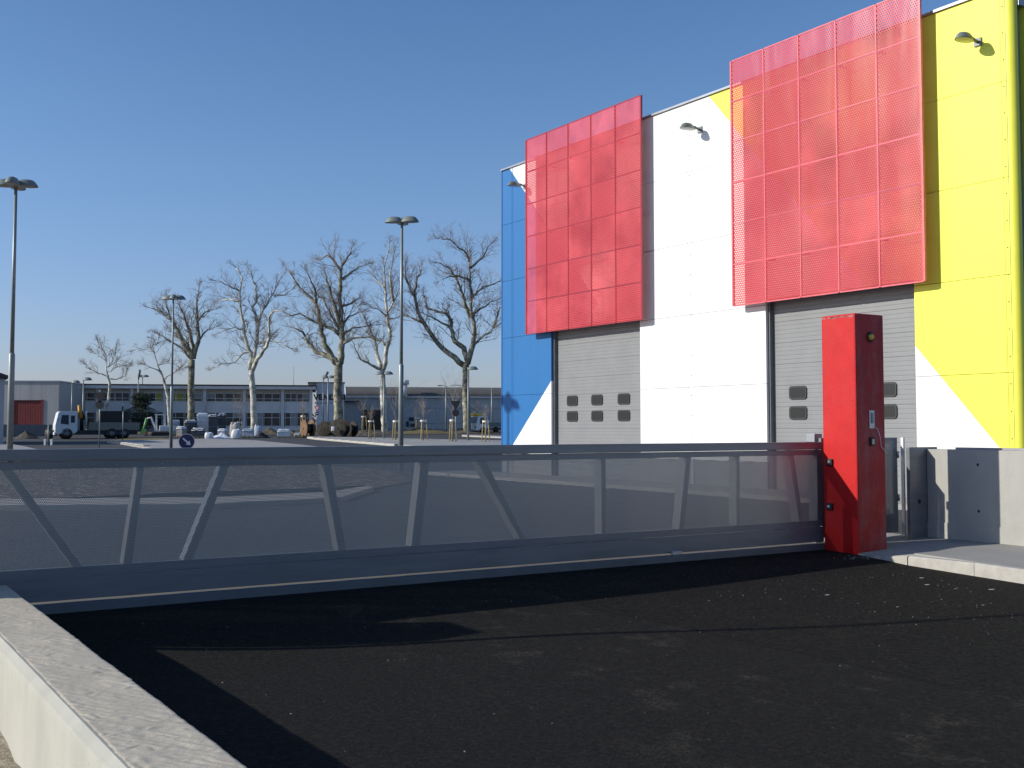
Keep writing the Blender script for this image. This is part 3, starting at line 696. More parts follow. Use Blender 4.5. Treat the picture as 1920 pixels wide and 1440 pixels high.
# blue arrow sign peeping over the gate
Y = 42; c0 = at(350, 828, Y); b0 = Vector((c0.x, Y, terr(Y))); cz = c0.z-b0.z; r = 14.8/FPX*Y
t = thing('arrow_sign', 'round blue keep-right sign with a white diagonal arrow, peeping over the gate', 'traffic sign', b0, radians(17))
MB().tube([(0, .05, 0), (0, .05, cz+.1)], .03, 10).build('pole', m_pole, t)
d = MB().prism(off(rd(r, 36), 0, cz), -.005, .015).build('sign_disc', m_blue_s, t)
mbr = MB(); k = 40; vs_ = []
for rr in (r, r*.93): vs_ += [(rr*cos(2*pi*i/k), -.008, cz+rr*sin(2*pi*i/k)) for i in range(k)]
mbr.add(vs_, [(i, (i+1) % k, (i+1) % k+k, i+k) for i in range(k)]).build('white_border', m_white, d)
A = [(-.62, .10), (.16, .10), (.16, .34), (.66, 0), (.16, -.34), (.16, -.10), (-.62, -.10)]
ca, sa = cos(radians(-42)), sin(radians(-42))
MB().prism([((x*ca-z*sa)*r, cz+(x*sa+z*ca)*r) for x, z in A], -.012, -.006).build('arrow', m_white, d)
def sign_post(px, top, base_Y, label, spec, rot=0):
    Y = base_Y; tp = at(px, top, Y); b0 = Vector((tp.x, Y, terr(Y))); H = tp.z-b0.z
    t = thing('sign_post', label, 'traffic sign', b0, rot)
    MB().tube([(0, .06, 0), (0, .06, H)], .045, 8).build('pole', m_pole, t)
    for kind, dz, w, back in spec:
        z = H-dz; poly = round_tri(w) if kind == 'tri' else rd(w/2)
        p = MB().prism(off(poly, 0, z), .00, .02).build('sign_plate', m_signback if back else (m_red_s if kind == 'tri' else m_blue_s), t)
        if not back:
            if kind == 'tri': MB().prism(off(round_tri(w), 0, z, .62), -.006, -.002).build('sign_face', m_white, p)
            else: MB().box(-w*.3, w*.3, -.006, -.002, z-w*.09, z+w*.09).build('sign_face', m_white, p)
sign_post(187.5, 731, 82, 'back of a yield sign over a round sign, in front of the truck bed', [('tri', .45, .95, True), ('rnd', 1.1, .62, True)])
sign_post(854.5, 750, 98, 'back of a yield sign over a round sign, before the rightmost plane tree', [('tri', .35, .95, True), ('rnd', 1.12, .62, True)])
sign_post(594.5, 760, 132, 'red and white yield sign over a small round blue sign, seen from the front', [('tri', .3, .72, False), ('rnd', .95, .46, False)])
Y = 105; b0 = at(230, 825, Y); b0.z = terr(Y)
t = thing('sign_post', 'edge-on road sign on a thin post behind the truck bed', 'traffic sign', b0, radians(90))
MB().tube([(0, 0, 0), (0, 0, 3.5)], .045, 8).build('pole', m_pole, t); MB().prism(off(rd(.3), 0, 3.1), .03, .05).build('sign_plate', m_signback, t)
# barrier post at far left
Y = 90; b0 = at(90.5, 836, Y); b0.z = terr(Y)
t = thing('barrier_post', 'short dark post with two pale reflector blocks near the truck front', 'post', b0)
MB().tube([(0, 0, 0), (0, 0, 1.7)], .07, 8).build('pole', m_lamp, t); MB().box(-.14, .14, -.05, .05, 1.2, 1.5).build('sign_plate', m_signback, t)
for x in (-.26, .26): MB().box(x-.08, x+.08, -.06, .06, 0, .5).build('reflector_block', m_white, t, bevel=.02)

# ================================================================== FAR BUILDINGS
m_bwall = M('pale_render', (.70, .69, .67), .85, var=.08, vs_=.6)
m_bshade = M('grey_render', (.30, .30, .30), .85, var=.08, vs_=.6)
m_brick = M('tan_soffit', (.46, .42, .36), .85)
m_roofd = M('dark_roof_edge', (.05, .045, .05), .8)
m_win = M('window_frame_white', (.75, .75, .73), .6)
m_gl = M('window_glass', (.03, .033, .038), .15, var=.5, vs_=.4)
m_gl_y = M('yellow_blind', (.32, .28, .03), .5)
m_gl_r = M('reddish_blind', (.16, .06, .05), .5)
m_hallwall = M('hall_wall_bluegrey', (.45, .445, .43), .85, var=.1, vs_=.3)
m_hallroof = M('hall_roof', (.095, .09, .08), .9, var=.15, vs_=.4)
m_rdoor = M('red_sheet_door', (.22, .035, .03), .7, var=.15)
m_brown = M('brown_gate', (.07, .045, .035), .8, var=.3)
ROT = radians(10); CR, SR = cos(ROT), sin(ROT)
# two-storey building: facade line through pixel 105 at depth 150
BY = 150.; bx0 = (105-960)/FPX*BY; base = Vector((bx0, BY, 1.35))
def s_of(px):
    a = (px-960)/FPX     # X = bx0+CR*s, Y = BY+SR*s, X/Y = a
    return (a*BY-bx0)/(CR-a*SR)
def z_of(px, py):
    s = s_of(px); return at(px, py, BY+SR*s).z-base.z
bl = thing('two_storey_building', 'long pale two-storey building with rows of windows behind the bare trees', 'building', base, ROT)
SE = s_of(584); ztop = z_of(300, 729)
zw1, zw0 = z_of(300, 736.5), z_of(300, 752.5); zl1, zl0 = z_of(300, 773), z_of(300, 799)
# bands between the window strips
MB().box(0, SE, .18, 12, -.4, zl0).build('wall', m_bwall, bl); MB().box(0, SE, .18, 12, zl1, zw0).build('wall', m_bwall, bl)
MB().box(0, SE, .18, 12, zw1, ztop).build('wall', m_brick, bl)
MB().box(.3, SE-.3, .9, 11.7, zl0, zl1).build('inner_wall', m_bshade, bl); MB().box(.3, SE-.3, .9, 11.7, zw0, zw1).build('inner_wall', m_bshade, bl)
MB().box(-.6, SE+.6, -.7, 12.6, ztop+.0, ztop+.42).build('roof_fascia', m_bwall, bl); rfe = MB().box(-.65, SE+.65, -.75, 12.65, ztop+.42, ztop+.60).build('roof', m_roofd, bl)
MB().box(-.05, .3, -.3, 12.02, -.4, ztop).build('gable_wall', m_white, bl)
pil = [110, 183, 247, 309, 383, 458, 530, 583]
for px in pil[1:]:
    s = s_of(px); MB().box(s-.22, s+.22, -.02, .9, -.4, ztop).build('pilaster', m_bwall, bl)
random.seed(21)
for a, c_ in zip(pil, pil[1:]):
    s0, s1 = s_of(a)+.28, s_of(c_)-.28
    for lvl, (u, v_) in enumerate(((zw0, zw1), (zl0, zl1))):
        nwin = 2; gw_ = (s1-s0)/nwin
        for i in range(nwin):
            p, q = s0+i*gw_+.05, s0+(i+1)*gw_-.05; cols = 2; fr = MB(); e = .055
            fr.box(p, q, .12, .2, u, u+e); fr.box(p, q, .12, .2, v_-e, v_); fr.box(p, p+e, .121, .2, u+e, v_-e); fr.box(q-e, q, .121, .2, u+e, v_-e)
            zt = u+(v_-u)*(.36 if lvl == 0 else .62)
            w_ = None
            cw = (q-p)/cols
            fr.box(p+e, q-e, .122, .19, zt-.03, zt+.03)
            fr.box(p+cw-.03, p+cw+.03, .123, .19, u+e, zt-.03); fr.box(p+cw-.03, p+cw+.03, .123, .19, zt+.03, v_-e)
            w_ = fr.build('window', m_win, bl)
            for j in range(cols):
                for (za, zb) in ((u+e, zt), (zt, v_-e)):
                    mt = m_gl
                    if lvl == 0 and a == 309 and i == 0 or (lvl == 0 and a == 247 and i == 1 and j == 1): mt = m_gl_y
                    elif random.random() < .03: mt = m_gl_r
                    elif random.random() < .12: mt = m_bshade
                    MB().box(p+e+j*cw*.98, p+e+(j+1)*cw*.98-.03, .15+.0, .165, za, zb).build('pane', mt, w_)
# downpipe and antenna
MB().tube([(s_of(386), -.35, z_of(386, 776)), (s_of(386), -.35, ztop+.5)], .09, 6).build('downpipe', m_bwall, bl)
MB().tube([(s_of(549), 5, ztop+.6), (s_of(549), 5, z_of(549, 684))], .035, 5).build('antenna', m_pole, bl)
# sign block
bs = thing('sign_block_building', 'square pale building end with VENDESI in black letters, behind the thick plane tree', 'building', base+Vector((CR*(SE+.02), SR*(SE+.02), 0)), ROT)
s0b = .02; s1b = s_of(645)-SE; ztb = z_of(610, 718)
MB().box(.65, s1b, .1, 9, -.4, ztb).build('wall', M('bluish_render', (.62, .63, .68), .85), bs); MB().box(-.45, .64, 1.0, 9, z_of(578, 718.9)-.6, ztb).build('wall', m_bwall, bs)
MB().box(-.55, s1b+.1, 0, 9.1, ztb, ztb+.12).build('roof_edge', m_roofd, bs)
def text(body, size, loc, rot, mat, parent, name='lettering', ext=.02, sx=1):
    cu = bpy.data.curves.new(name, 'FONT'); cu.body = body; cu.size = size; cu.extrude = ext; cu.offset = size*.035
    cu.align_x = 'LEFT'; o = bpy.data.objects.new(name, cu); COL.objects.link(o)
    dg = bpy.context.evaluated_depsgraph_get(); me = bpy.data.meshes.new_from_object(o.evaluated_get(dg)); bpy.data.objects.remove(o)
    o = bpy.data.objects.new(name, me); COL.objects.link(o); me.materials.append(mat)
    o.location = loc; o.rotation_euler = (pi/2, 0, rot); o.scale = (sx, 1, 1); o.parent = parent; return o
tx = text('VENDESI', 1.08, (s_of(587.5)-SE, .04, z_of(600, 749.5)), 0, m_black, bs)
tw_ = max(v.co.x for v in tx.data.vertices); tx.scale = (4.35/tw_, 1, 1)
mbx = MB(); random.seed(8); xx = s_of(590)-SE
for i in range(9):      # second line, too small to read in the photograph
    w_ = random.uniform(.12, .3); mbx.box(xx, xx+w_, .06, .099, z_of(600, 757), z_of(600, 757)+random.uniform(.16, .24)); xx += w_+.1
mbx.build('small_lettering', m_bshade, bs)
# vaulted hall
HY = 168.; HB = Vector(((645-960)/FPX*HY, HY, 1.4))
hl = thing('vaulted_hall', 'long low hall with dark vaulted roof and blue-grey walls, right of the lettered building', 'hall', HB, ROT)
def hz(py): return at(700, py, HY).z-HB.z
he, hr = hz(742), hz(722); HLn = 62
MB().box(0, HLn, 0, 14, -.5, he).build('wall', m_hallwall, hl)
prof = [(-.4, he+.002)]+[(7-7.4*cos(a), he+(hr-he)*sin(a)) for a in [pi*i/14 for i in range(1, 14)]]+[(14.4, he+.002)]
MB().prism(prof, .3, HLn+.3, 'x').build('roof', m_hallroof, hl)
MB().prism([(u*1.0, z+.05) for u, z in prof], -.15, .298, 'x').build('gable_arch', m_white, hl)
MB().box(-.2, HLn, -.35, -.002, he-.25, he).build('gutter', m_bwall, hl)
for px0, px1, py0, py1, mt, nm_ in ((678, 717, 768, 806, m_brown, 'gate'), (645, 676, 752, 753.5, m_roofd, 'canopy'), (762, 771, 782, 789, m_gl, 'window'), (757, 762, 790, 800, m_gl, 'window'), (765, 775, 794, 800, m_gl, 'window')):
    sx0 = (px0-645)/FPX*HY*1.04; sx1 = (px1-645)/FPX*HY*1.04
    MB().box(sx0, sx1, -.12 if nm_ != 'canopy' else -1.2, -.003, hz(py1), hz(py0)).build(nm_, mt, hl)
for py in (764, 793): MB().box(11.5, HLn, -.05, -.003, hz(py)-.08, hz(py)).build('wall_band', m_bshade, hl)
for i in range(9): MB().box(8+i*6, 8.25+i*6, -.08, -.003, -.5, he-.26).build('pier', m_hallwall, hl)
ch0 = at(758.5, 740, 166.5)-HB
cp = MB().tube([(9.0, -.6, he-.1), (9.0, -.6, hz(718))], .42, 12).build('flue', m_white, hl); MB().lathe([(.42, -.3), (.68, -.3), (.68, .35), (0, .5)], (9.0, -.6, hz(717)), 12).build('flue_cap', m_white, cp)
# left grey warehouse with red door
LY = 140.; lb = Vector(((-60-960)/FPX*LY, LY, 1.1)); lr = radians(3)
lw = thing('grey_warehouse', 'plain grey industrial shed with a red sheet door, far left', 'building', lb, lr)
def lz(py): return at(60, py, LY).z-lb.z
Lw = (107+60)/FPX*LY; wz = lz(716); sdr0 = (16+60)/FPX*LY; sdr1 = (75+60)/FPX*LY
m_lw = M('weathered_grey_panels', (.46, .44, .41), .9, var=.12, vs_=.5, stretch=(1, 1, .2))
for a, c_ in ((0, sdr0), (sdr1, Lw)):
    k_ = max(1, round((c_-a)/1.6))
    for i in range(k_): MB().box(a+(c_-a)*i/k_+.01, a+(c_-a)*(i+1)/k_-.01, 0, .3, -.5, wz).build('wall_panel', m_lw, lw)
k_ = 3
for i in range(k_): MB().box(sdr0+(sdr1-sdr0)*i/k_+.01, sdr0+(sdr1-sdr0)*(i+1)/k_-.01, 0, .3, lz(750), wz).build('wall_panel', m_lw, lw)
MB().box(.01, Lw-.01, .31, 14, -.5, wz-.02).build('wall', m_lw, lw); MB().box(-.1, Lw+.1, -.1, 14.1, wz, wz+.18).build('roof', m_zinc, lw)
rdm = MB()
for i in range(12): a = sdr0+.1+(sdr1-sdr0-.2)*i/12; rdm.box(a, a+(sdr1-sdr0)/12-.05, .12, .2, -.4, lz(753))
rdm.box(sdr0, sdr1, .2, .24, -.4, lz(751)); rdm.build('red_door', m_rdoor, lw)
MB().box(sdr1-.02, sdr1+.25, -.06, -.002, -.4, lz(749)).build('door_frame', m_rdoor, lw)
# corner of another shed at the frame edge
t = thing('blue_grey_shed', 'blue-grey shed with dark pitched roof, cut by the left edge of the photo', 'building', Vector(((8-960)/FPX*95, 95, .35)), radians(28))
def ez(py): return at(5, py, 95).z-.35
MB().box(-9, 0, 0, 12, -.4, ez(708)).build('wall', m_hallwall, t); MB().prism([(-9.2, ez(708)), (-4.5, ez(668)), (.25, ez(704)), (.25, ez(710)), (-9.2, ez(714))], -.3, 12.3).build('roof', m_roofd, t)
MB().box(-3.5, -.5, -.05, -.002, -.3, ez(765)).build('door', m_rdoor, t)
# low grey wall and earth heap
a = at(-40, 820, 124); c_ = at(108, 818, 128)
ang = atan2(c_.y-a.y, c_.x-a.x); Lg = hypot(c_.x-a.x, c_.y-a.y)
t = tag(MB().box(0, Lg, 0, .3, -.3, at(60, 796, 126).z-terr(126)).build('low_wall', M('grey_block', (.17, .17, .17), .9), loc=(a.x, a.y, terr(126))), 'low grey wall in front of the red sheet door, left of the white truck', 'wall'); t.rotation_euler = (0, 0, ang)
def heap(name, px, by, w, h, Y, mat, label, cat, seed=1, sy=.6, kind=None):
    random.seed(seed); c = at(px, by, Y); mb = MB(); k = 26; rings = 9
    for r in range(rings+1):
        rr = r/rings
        for i in range(k):
            a = 2*pi*i/k; q = mn.noise(Vector((cos(a)*1.5+seed, sin(a)*1.5, rr*2)))
            R = rr*(w/2)*(1+.25*q); z = h*(1-rr)**1.15*(1+.35*mn.noise(Vector((cos(a)*rr*4, sin(a)*rr*4, seed*3.3))))
            mb.v.append((R*cos(a), R*sin(a)*sy, z-(.05 if r == rings else 0)))
    for r in range(rings):
        for i in range(k): mb.f.append([r*k+i, r*k+(i+1) % k, (r+1)*k+(i+1) % k, (r+1)*k+i]); mb.sm.append(True)
    o = mb.build(name, mat, loc=(c.x, c.y, terr(Y)))
    if kind: o['kind'] = kind; o['label'] = label
    else: tag(o, label, cat)
    return o
heap('earth_heap', 50, 820, 2.6, .95, 118, M('dark_earth', (.075, .065, .05), .95, var=.4), 'small dark earth heap by the low grey wall at far left', 'heap', 2)

# ================================================================== TRUCKS, DIGGER
def wheel(par, x, y, r, w):
    o = MB().tube([(x, y-w/2, r), (x, y+w/2, r)], r, 20).build('wheel', m_rubber, par)
    MB().tube([(x, y-w/2-.01, r), (x, y+w/2+.01, r)], r*.45, 12).build('rim', m_frame_d, o)
m_tw = M('truck_white', (.62, .66, .66), .4, var=.08); m_orange = M('crane_orange', (.55, .25, .02), .5); m_bed = M('bed_grey', (.20, .20, .17), .8, var=.2)
Y = 116; yaw = radians(28)
b0 = at(103, 824, Y); b0.z = terr(Y)
t = thing('flatbed_truck', 'white flatbed truck with an orange loading crane behind its cab, at the left', 'truck', b0, yaw)
cabp = [(0, .55), (0, 1.45), (.28, 2.75), (.45, 2.88), (2.15, 2.88), (2.15, .75), (1.8, .55)]
MB().prism(cabp, 0, 2.3).build('cab', m_tw, t, bevel=.04)
MB().prism([(.5, 1.6), (.62, 2.5), (1.3, 2.5), (1.3, 1.5)], -.012, .001).build('side_window', m_gl, t); MB().prism([(1.5, 1.7), (1.5, 2.45), (1.9, 2.45), (1.9, 1.7)], -.012, .001).build('side_window', m_gl, t)
MB().add([(.055, .12, 1.55), (.055, 2.18, 1.55), (.285, 2.18, 2.62), (.285, .12, 2.62)], [(0, 1, 2, 3)]).xform(Matrix.Translation((-.03, 0, 0))).build('windscreen', m_gl, t)
MB().box(-.10, .05, .02, 2.28, .42, .72).build('bumper', m_white, t, bevel=.03)
for y in (.22, 1.84):
    MB().box(-.03, .0, y, y+.26, .8, 1.0).build('headlight', m_lens, t)
MB().box(.25, .28, -.28, -.1, 1.8, 2.2).build('mirror', m_black, t)
MB().box(1.9, 8.2, .15, 2.2, .45, .93).build('chassis', m_black, t)
MB().box(3.3, 8.4, 0, 2.35, .95, 1.05).build('bed_floor', m_bed, t)
for y in (0, 2.29): MB().box(3.3, 8.4, y, y+.06, 1.05, 1.75).build('bed_side', m_bed, t)
MB().box(8.34, 8.4, .07, 2.28, 1.05, 1.75).build('tailgate', m_bed, t)
cr = MB().tube([(2.7, 1.1, .9), (2.7, 1.1, 2.5)], .2, 8).build('crane_post', m_black, t)
MB().tube([(2.55, .7, 2.2), (2.35, .6, 3.55)], [.24, .16], 6).build('crane_boom', m_orange, cr); MB().tube([(2.5, .9, 3.1), (3.3, .8, 1.6)], [.14, .12], 6).build('crane_arm', m_black, cr)
MB().tube([(3.1, .5, 1.5), (3.05, .5, 2.8), (3.2, .5, 2.9)], .1, 6).build('exhaust', m_white, t)
for x in (1.15, 5.6, 6.8):
    for y in (.15, 2.15): wheel(t, x, y, .56, .3)
MB().lathe([(0, .5), (.35, .45), (.45, 0)], (7.4, 1.1, 1.3), 10).build('load', M('orange_red_load', (.5, .12, .05), .7), t)
MB().box(4.3, 7.3, .3, 2.0, 1.06, 2.95).build('load_crate', M('dark_load', (.03, .028, .026), .8), t)
t = tag(MB().tube([(0, 0, .55), (.28, 0, .55)], .55, 20).build('spare_tyre', m_rubber, loc=at(90, 822, 117)), 'black tyre leaning upright in front of the white truck cab', 'tyre'); t.location.z = terr(117); t.rotation_euler = (0, 0, radians(60))
Y = 138; b0 = at(894, 810, Y); b0.z = terr(Y)
t = thing('small_truck', 'small white truck with yellow roof deflector at the warehouse corner', 'truck', b0, radians(38))
MB().prism([(0, .4), (0, 1.15), (.3, 2.05), (.42, 2.12), (1.75, 2.12), (1.75, .6), (1.4, .4)], 0, 1.95).build('cab', m_white, t, bevel=.04)
MB().add([(.045, .12, 1.2), (.045, 1.83, 1.2), (.28, 1.83, 1.98), (.28, .12, 1.98)], [(0, 1, 2, 3)]).xform(Matrix.Translation((-.03, 0, 0))).build('windscreen', m_gl, t)
MB().prism([(.45, 1.15), (.55, 1.9), (1.3, 1.9), (1.3, 1.1)], -.012, .001).build('side_window', m_gl, t)
MB().box(.15, 1.1, .1, 1.85, 2.13, 2.42).build('roof_deflector', m_yel, t, bevel=.05)
for y in (.15, 1.55): MB().box(-.02, 0, y, y+.25, .62, .8).build('headlight', m_black, t)
MB().box(-.08, .06, .02, 1.93, .32, .52).build('bumper', m_white, t); MB().box(1.5, 5.5, .4, 1.5, .4, .6).build('chassis', m_black, t)
MB().box(1.95, 5.4, 0, 2.0, .75, 1.3).build('bed', m_bed, t); MB().box(1.8, 1.95, 0, 2.0, .6, 2.4).build('headboard', M('bluegrey', (.2, .27, .33), .6), t)
for x in (.95, 4.3):
    for y in (.1, 1.85): wheel(t, x, y, .38, .25)
# mini digger
Y = 128; b0 = at(300, 815, Y); b0.z = terr(Y)
m_dg = M('digger_green', (.16, .38, .12), .5)
t = thing('mini_digger', 'green and white mini excavator with folded arm beside the pallets', 'excavator', b0, radians(12))
for y in (0, 1.2): MB().prism([(-.9, .05), (-.75, 0), (.85, 0), (1.05, .2), (.95, .42), (-.75, .42), (-1.0, .25)], y, y+.32).build('track', m_rubber, t)
MB().box(-.1, 1.6, .1, 1.4, .5, 1.15).build('engine_cover', M('digger_cream', (.6, .63, .65), .5), t, bevel=.08)
cb_ = MB()
for x, y in ((-.55, .2), (.35, .2), (-.55, 1.2), (.35, 1.2)): cb_.box(x, x+.1, y, y+.1, .7, 2.35)
cb_.box(-.65, .55, .1, 1.4, 2.352, 2.47); cb_.box(-.65, .55, .15, 1.35, .5, .698); cb_.build('cab', m_white, t)
bo = MB().tube([(-.6, .75, .8), (-1.1, .75, 2.1), (-1.6, .75, 1.9)], [.16, .13, .1], 6).build('boom', m_white, t)
MB().tube([(-1.55, .7, 2.0), (-1.9, .7, .7)], [.14, .1], 6).build('arm', m_dg, t); MB().prism([(-2.2, .2), (-1.6, .1), (-1.65, .75), (-2.05, .8)], .45, 1.0).build('bucket', m_dg, t)
MB().prism([(-1.7, .0), (-1.6, .0), (-1.45, .5), (-1.55, .5)], -.2, 1.7).build('blade', M('rust_blade', (.3, .16, .1), .8), t)

# ================================================================== PALLETS AND SACKS
m_film = M('white_film', (.70, .71, .73), .4, var=.1, vs_=2, bump=.6, bs=4, dist=.1); m_block = M('grey_blocks', (.085, .09, .095), .85, var=.2, vs_=3); m_bluef = M('pale_blue_film', (.40, .45, .52), .4, bump=.6, bs=4, dist=.1)
def box_px(x0, x1, y0, y1, Y, d=1.1):
    a = at(x0, y1, Y); c_ = at(x1, y0, Y); zb = terr(Y); off_ = max(0, a.z-zb)
    return Vector(((a.x+c_.x)/2, Y, zb+off_ if off_ > .5 else zb)), (c_.x-a.x), (c_.z-(zb+off_ if off_ > .5 else zb)), d
def pallet(x0, x1, y0, y1, Y, label, side, top, layers=3, rot=0, grp='pallets of wrapped paving in the yard'):
    c, w, h, d = box_px(x0, x1, y0, y1, Y); t = thing('wrapped_pallet', label, 'pallet', c, radians(rot), grp)
    pm = MB()
    for x in (-w/2, -.07, w/2-.14): pm.box(x, x+.14, -d/2, d/2, 0, .1)
    pm.box(-w/2, w/2, -d/2, d/2, .102, .13); pm.build('pallet_base', m_wood, t)
    lh = (h-.22)/layers
    for i in range(layers):
        e = random.uniform(-.03, .03)
        MB().box(-w/2+.03+e, w/2-.03+e, -d/2+.03, d/2-.03, .14+i*lh, .14+(i+1)*lh-.02).build('block_layer', side, t, bevel=.02)
    mb = MB(); k = 8
    for j in range(k+1):
        for i in range(k+1):
            u = i/k-.5; v_ = j/k-.5; ed = max(abs(u), abs(v_))*2
            z = h-.06+.10*mn.noise(Vector((u*4+x0, v_*4, y0)))-(.22 if ed > .99 else 0)
            mb.v.append((u*(w+.04), v_*(d+.04), z))
    for j in range(k):
        for i in range(k): q = j*(k+1)+i; mb.f.append([q, q+1, q+k+2, q+k+1]); mb.sm.append(True)
    mb.build('plastic_cover', top, t)
def sack(x0, x1, y0, y1, Y, label, mat=None):
    c, w, h, d = box_px(x0, x1, y0, y1, Y)
    mb = MB().lathe([(0, h*.88), (w*.22, h*.97), (w*.36, h*1.0), (w*.45, h*.86), (w*.50, h*.5), (w*.49, h*.15), (w*.44, 0)], (0, 0, 0), 24)
    out = []
    for x, y, z in mb.v:      # squarish slumped bag with folds
        a_ = atan2(y, x); rr = hypot(x, y); q = (abs(cos(a_))**3.2+abs(sin(a_))**3.2)**(-1/3.2); q *= 1+.10*mn.noise(Vector((cos(a_)*3+x0, sin(a_)*3, z*4)))
        out.append((rr*q*cos(a_), rr*q*sin(a_)*.85, z*(1+.22*mn.noise(Vector((x*3+y0, y*3, 1)))*(z/h))))
    mb.v = out
    o = mb.build('bulk_sack', mat or m_film, loc=c); tag(o, label, 'sack', 'builders sacks in the yard')
pallet(346, 370, 787, 814, 126, 'grey block pallet under torn white film, left end of the stacks', m_block, m_film, 3, 20)
pallet(369, 391, 774, 815, 128, 'tall white-wrapped pallet stack, beside the dark stacks', m_film, m_film, 5, 15)
pallet(391, 408, 776, 815, 127, 'tall dark grey block stack, left one of the two dark stacks', m_block, m_film, 5, 12)
pallet(409, 424, 774, 815, 129, 'tall dark grey block stack, right one of the two dark stacks', m_block, m_bluef, 5, 12)
pallet(360, 385, 802, 819, 121, 'low pallet with white film top in front of the tall stacks', m_block, m_film, 2, 8)
pallet(411, 426, 803, 817, 122, 'low pale pallet at the foot of the dark stacks', m_bluef, m_film, 2, -6)
pallet(455, 476, 803, 818, 122, 'low bluish wrapped pallet in front of the white plane trunk', m_bluef, m_bluef, 2, 5)
pallet(520, 545, 804, 819, 121, 'lone white wrapped pallet right of the white plane trunk', m_film, m_film, 2, 10)
pallet(334, 347, 799, 818, 124, 'small broken pallet of mixed blocks left of the stacks', m_conc_pave, m_film, 3, -12)
pallet(553, 566, 811, 818, 123, 'very low grey block pallet left of the cable drums', m_conc_pave, m_bluef, 1, 0)
pallet(322, 337, 787, 818, 131, 'pale blue wrapped load behind the tall lamp post', m_bluef, m_bluef, 3, 18)
sack(384, 400, 811, 823, 118, 'plump white sack in front of the tall stacks')
sack(431, 450, 793, 820, 125, 'tall grey-brown sack behind the white sheeting', M('sack_dull', (.4, .38, .33), .8))
sack(434, 452, 805, 822, 119, 'white sack at the right end of the sheeting heap')
sack(477, 491, 798, 819, 124, 'pale blue sack behind the dark tarpaulin', m_bluef)
heap('plastic_sheeting', 415, 821, 2.6, .6, 119, m_film, 'crumpled white plastic sheeting on the ground among the sacks', 'sheeting', 5)
heap('dark_tarpaulin', 490, 819, 1.9, .7, 120, m_black, 'dark tarpaulin heap right of the bluish pallet', 'tarpaulin', 7)
heap('rubble_heap', 505, 815, 3.6, .75, 134, m_dirt, 'long brown rubble heap behind the lone white pallet', 'heap', 9)
heap('rubble_heap', 685, 816, 5.0, .6, 130, m_dirt, 'brown rubble heap right of the cable drums', 'heap', 12)
heap('rubble_heap', 790, 812, 9.0, .7, 138, m_drygrass, 'weedy yellowish bank in front of the long hall', 'heap', 15)
heap('rubble_heap', 860, 812, 8.0, .6, 139, m_dirt, 'brown bank of soil left of the small white truck', 'heap', 18)
heap('rubble_heap', 545, 816, 3.0, .6, 131, m_dirt, 'low rubble heap just left of the cable drums', 'heap', 22)
# cable drums
def drum(px, py, r, Y, rot, label, mat):
    c = at(px, py, Y); t = thing('cable_drum', label, 'cable drum', (c.x, Y, terr(Y)), radians(rot), 'old cable drums in the yard')
    for x in (-.45, .45): MB().tube([(x-.06, 0, r), (x+.06, 0, r)], r, 24).build('flange', mat, t, bevel=.01)
    MB().tube([(-.39, 0, r), (.39, 0, r)], r*.55, 16).build('core', m_black, t)
    for x in (-.52, .52): MB().tube([(x, 0, r), (x*1.02, 0, r)], r*.12, 10).build('hub', m_dark, t)
m_dw = M('weathered_drum', (.045, .038, .028), .9, var=.5, vs_=3); m_dw2 = M('tan_drum', (.17, .10, .05), .9, var=.4, vs_=3)
drum(577, 818, .95, 122, 35, 'upright tan cable drum, leftmost of the drums', m_dw2)
drum(611, 816, .85, 124, 75, 'dark cable drum behind the two-shade lamp post', m_dw)
drum(637, 816, 1.0, 122, 72, 'largest dark cable drum at the foot of the thick plane tree', m_dw)
drum(656, 816, .85, 124, 50, 'dark cable drum, rightmost of the drums', m_dw)
tag(MB().box(0, .35, 0, .3, .5, 1.0).build('plastic_drum_can', m_white, loc=(at(621, 800, 121).x, 121, terr(121)+.2), bevel=.08), 'small white plastic can with red beside the dark cable drums', 'can')

# ================================================================== SAPLINGS WITH STAKES
def branchy(mb, p, d, L_, r, lvl, droop=0):
    n = 3; pts = [p.copy()]; q = p.copy(); dd = d.copy()
    for i in range(n):
        dd = (dd+Vector((random.gauss(0, .16), random.gauss(0, .16), random.gauss(0.02-droop, .1)))).normalized(); q = q+dd*(L_/n); pts.append(q.copy())
    mb.tube(pts, [lerp(r, r*.45, i/n) for i in range(n+1)], 3, cap=False)
    if lvl > 0:
        for i in range(random.choice((3, 4))):
            k = random.uniform(.25, 1); idx = min(n-1, int(k*n)); pp = pts[idx].lerp(pts[idx+1], k*n-idx) if idx < n else pts[-1]
            ax = Vector((random.gauss(0, 1), random.gauss(0, 1), random.gauss(.25, .8))).normalized()
            nd = (dd*.75+ax*.75).normalized(); branchy(mb, pp, nd, L_*random.uniform(.4, .65), r*.5, lvl-1, droop)
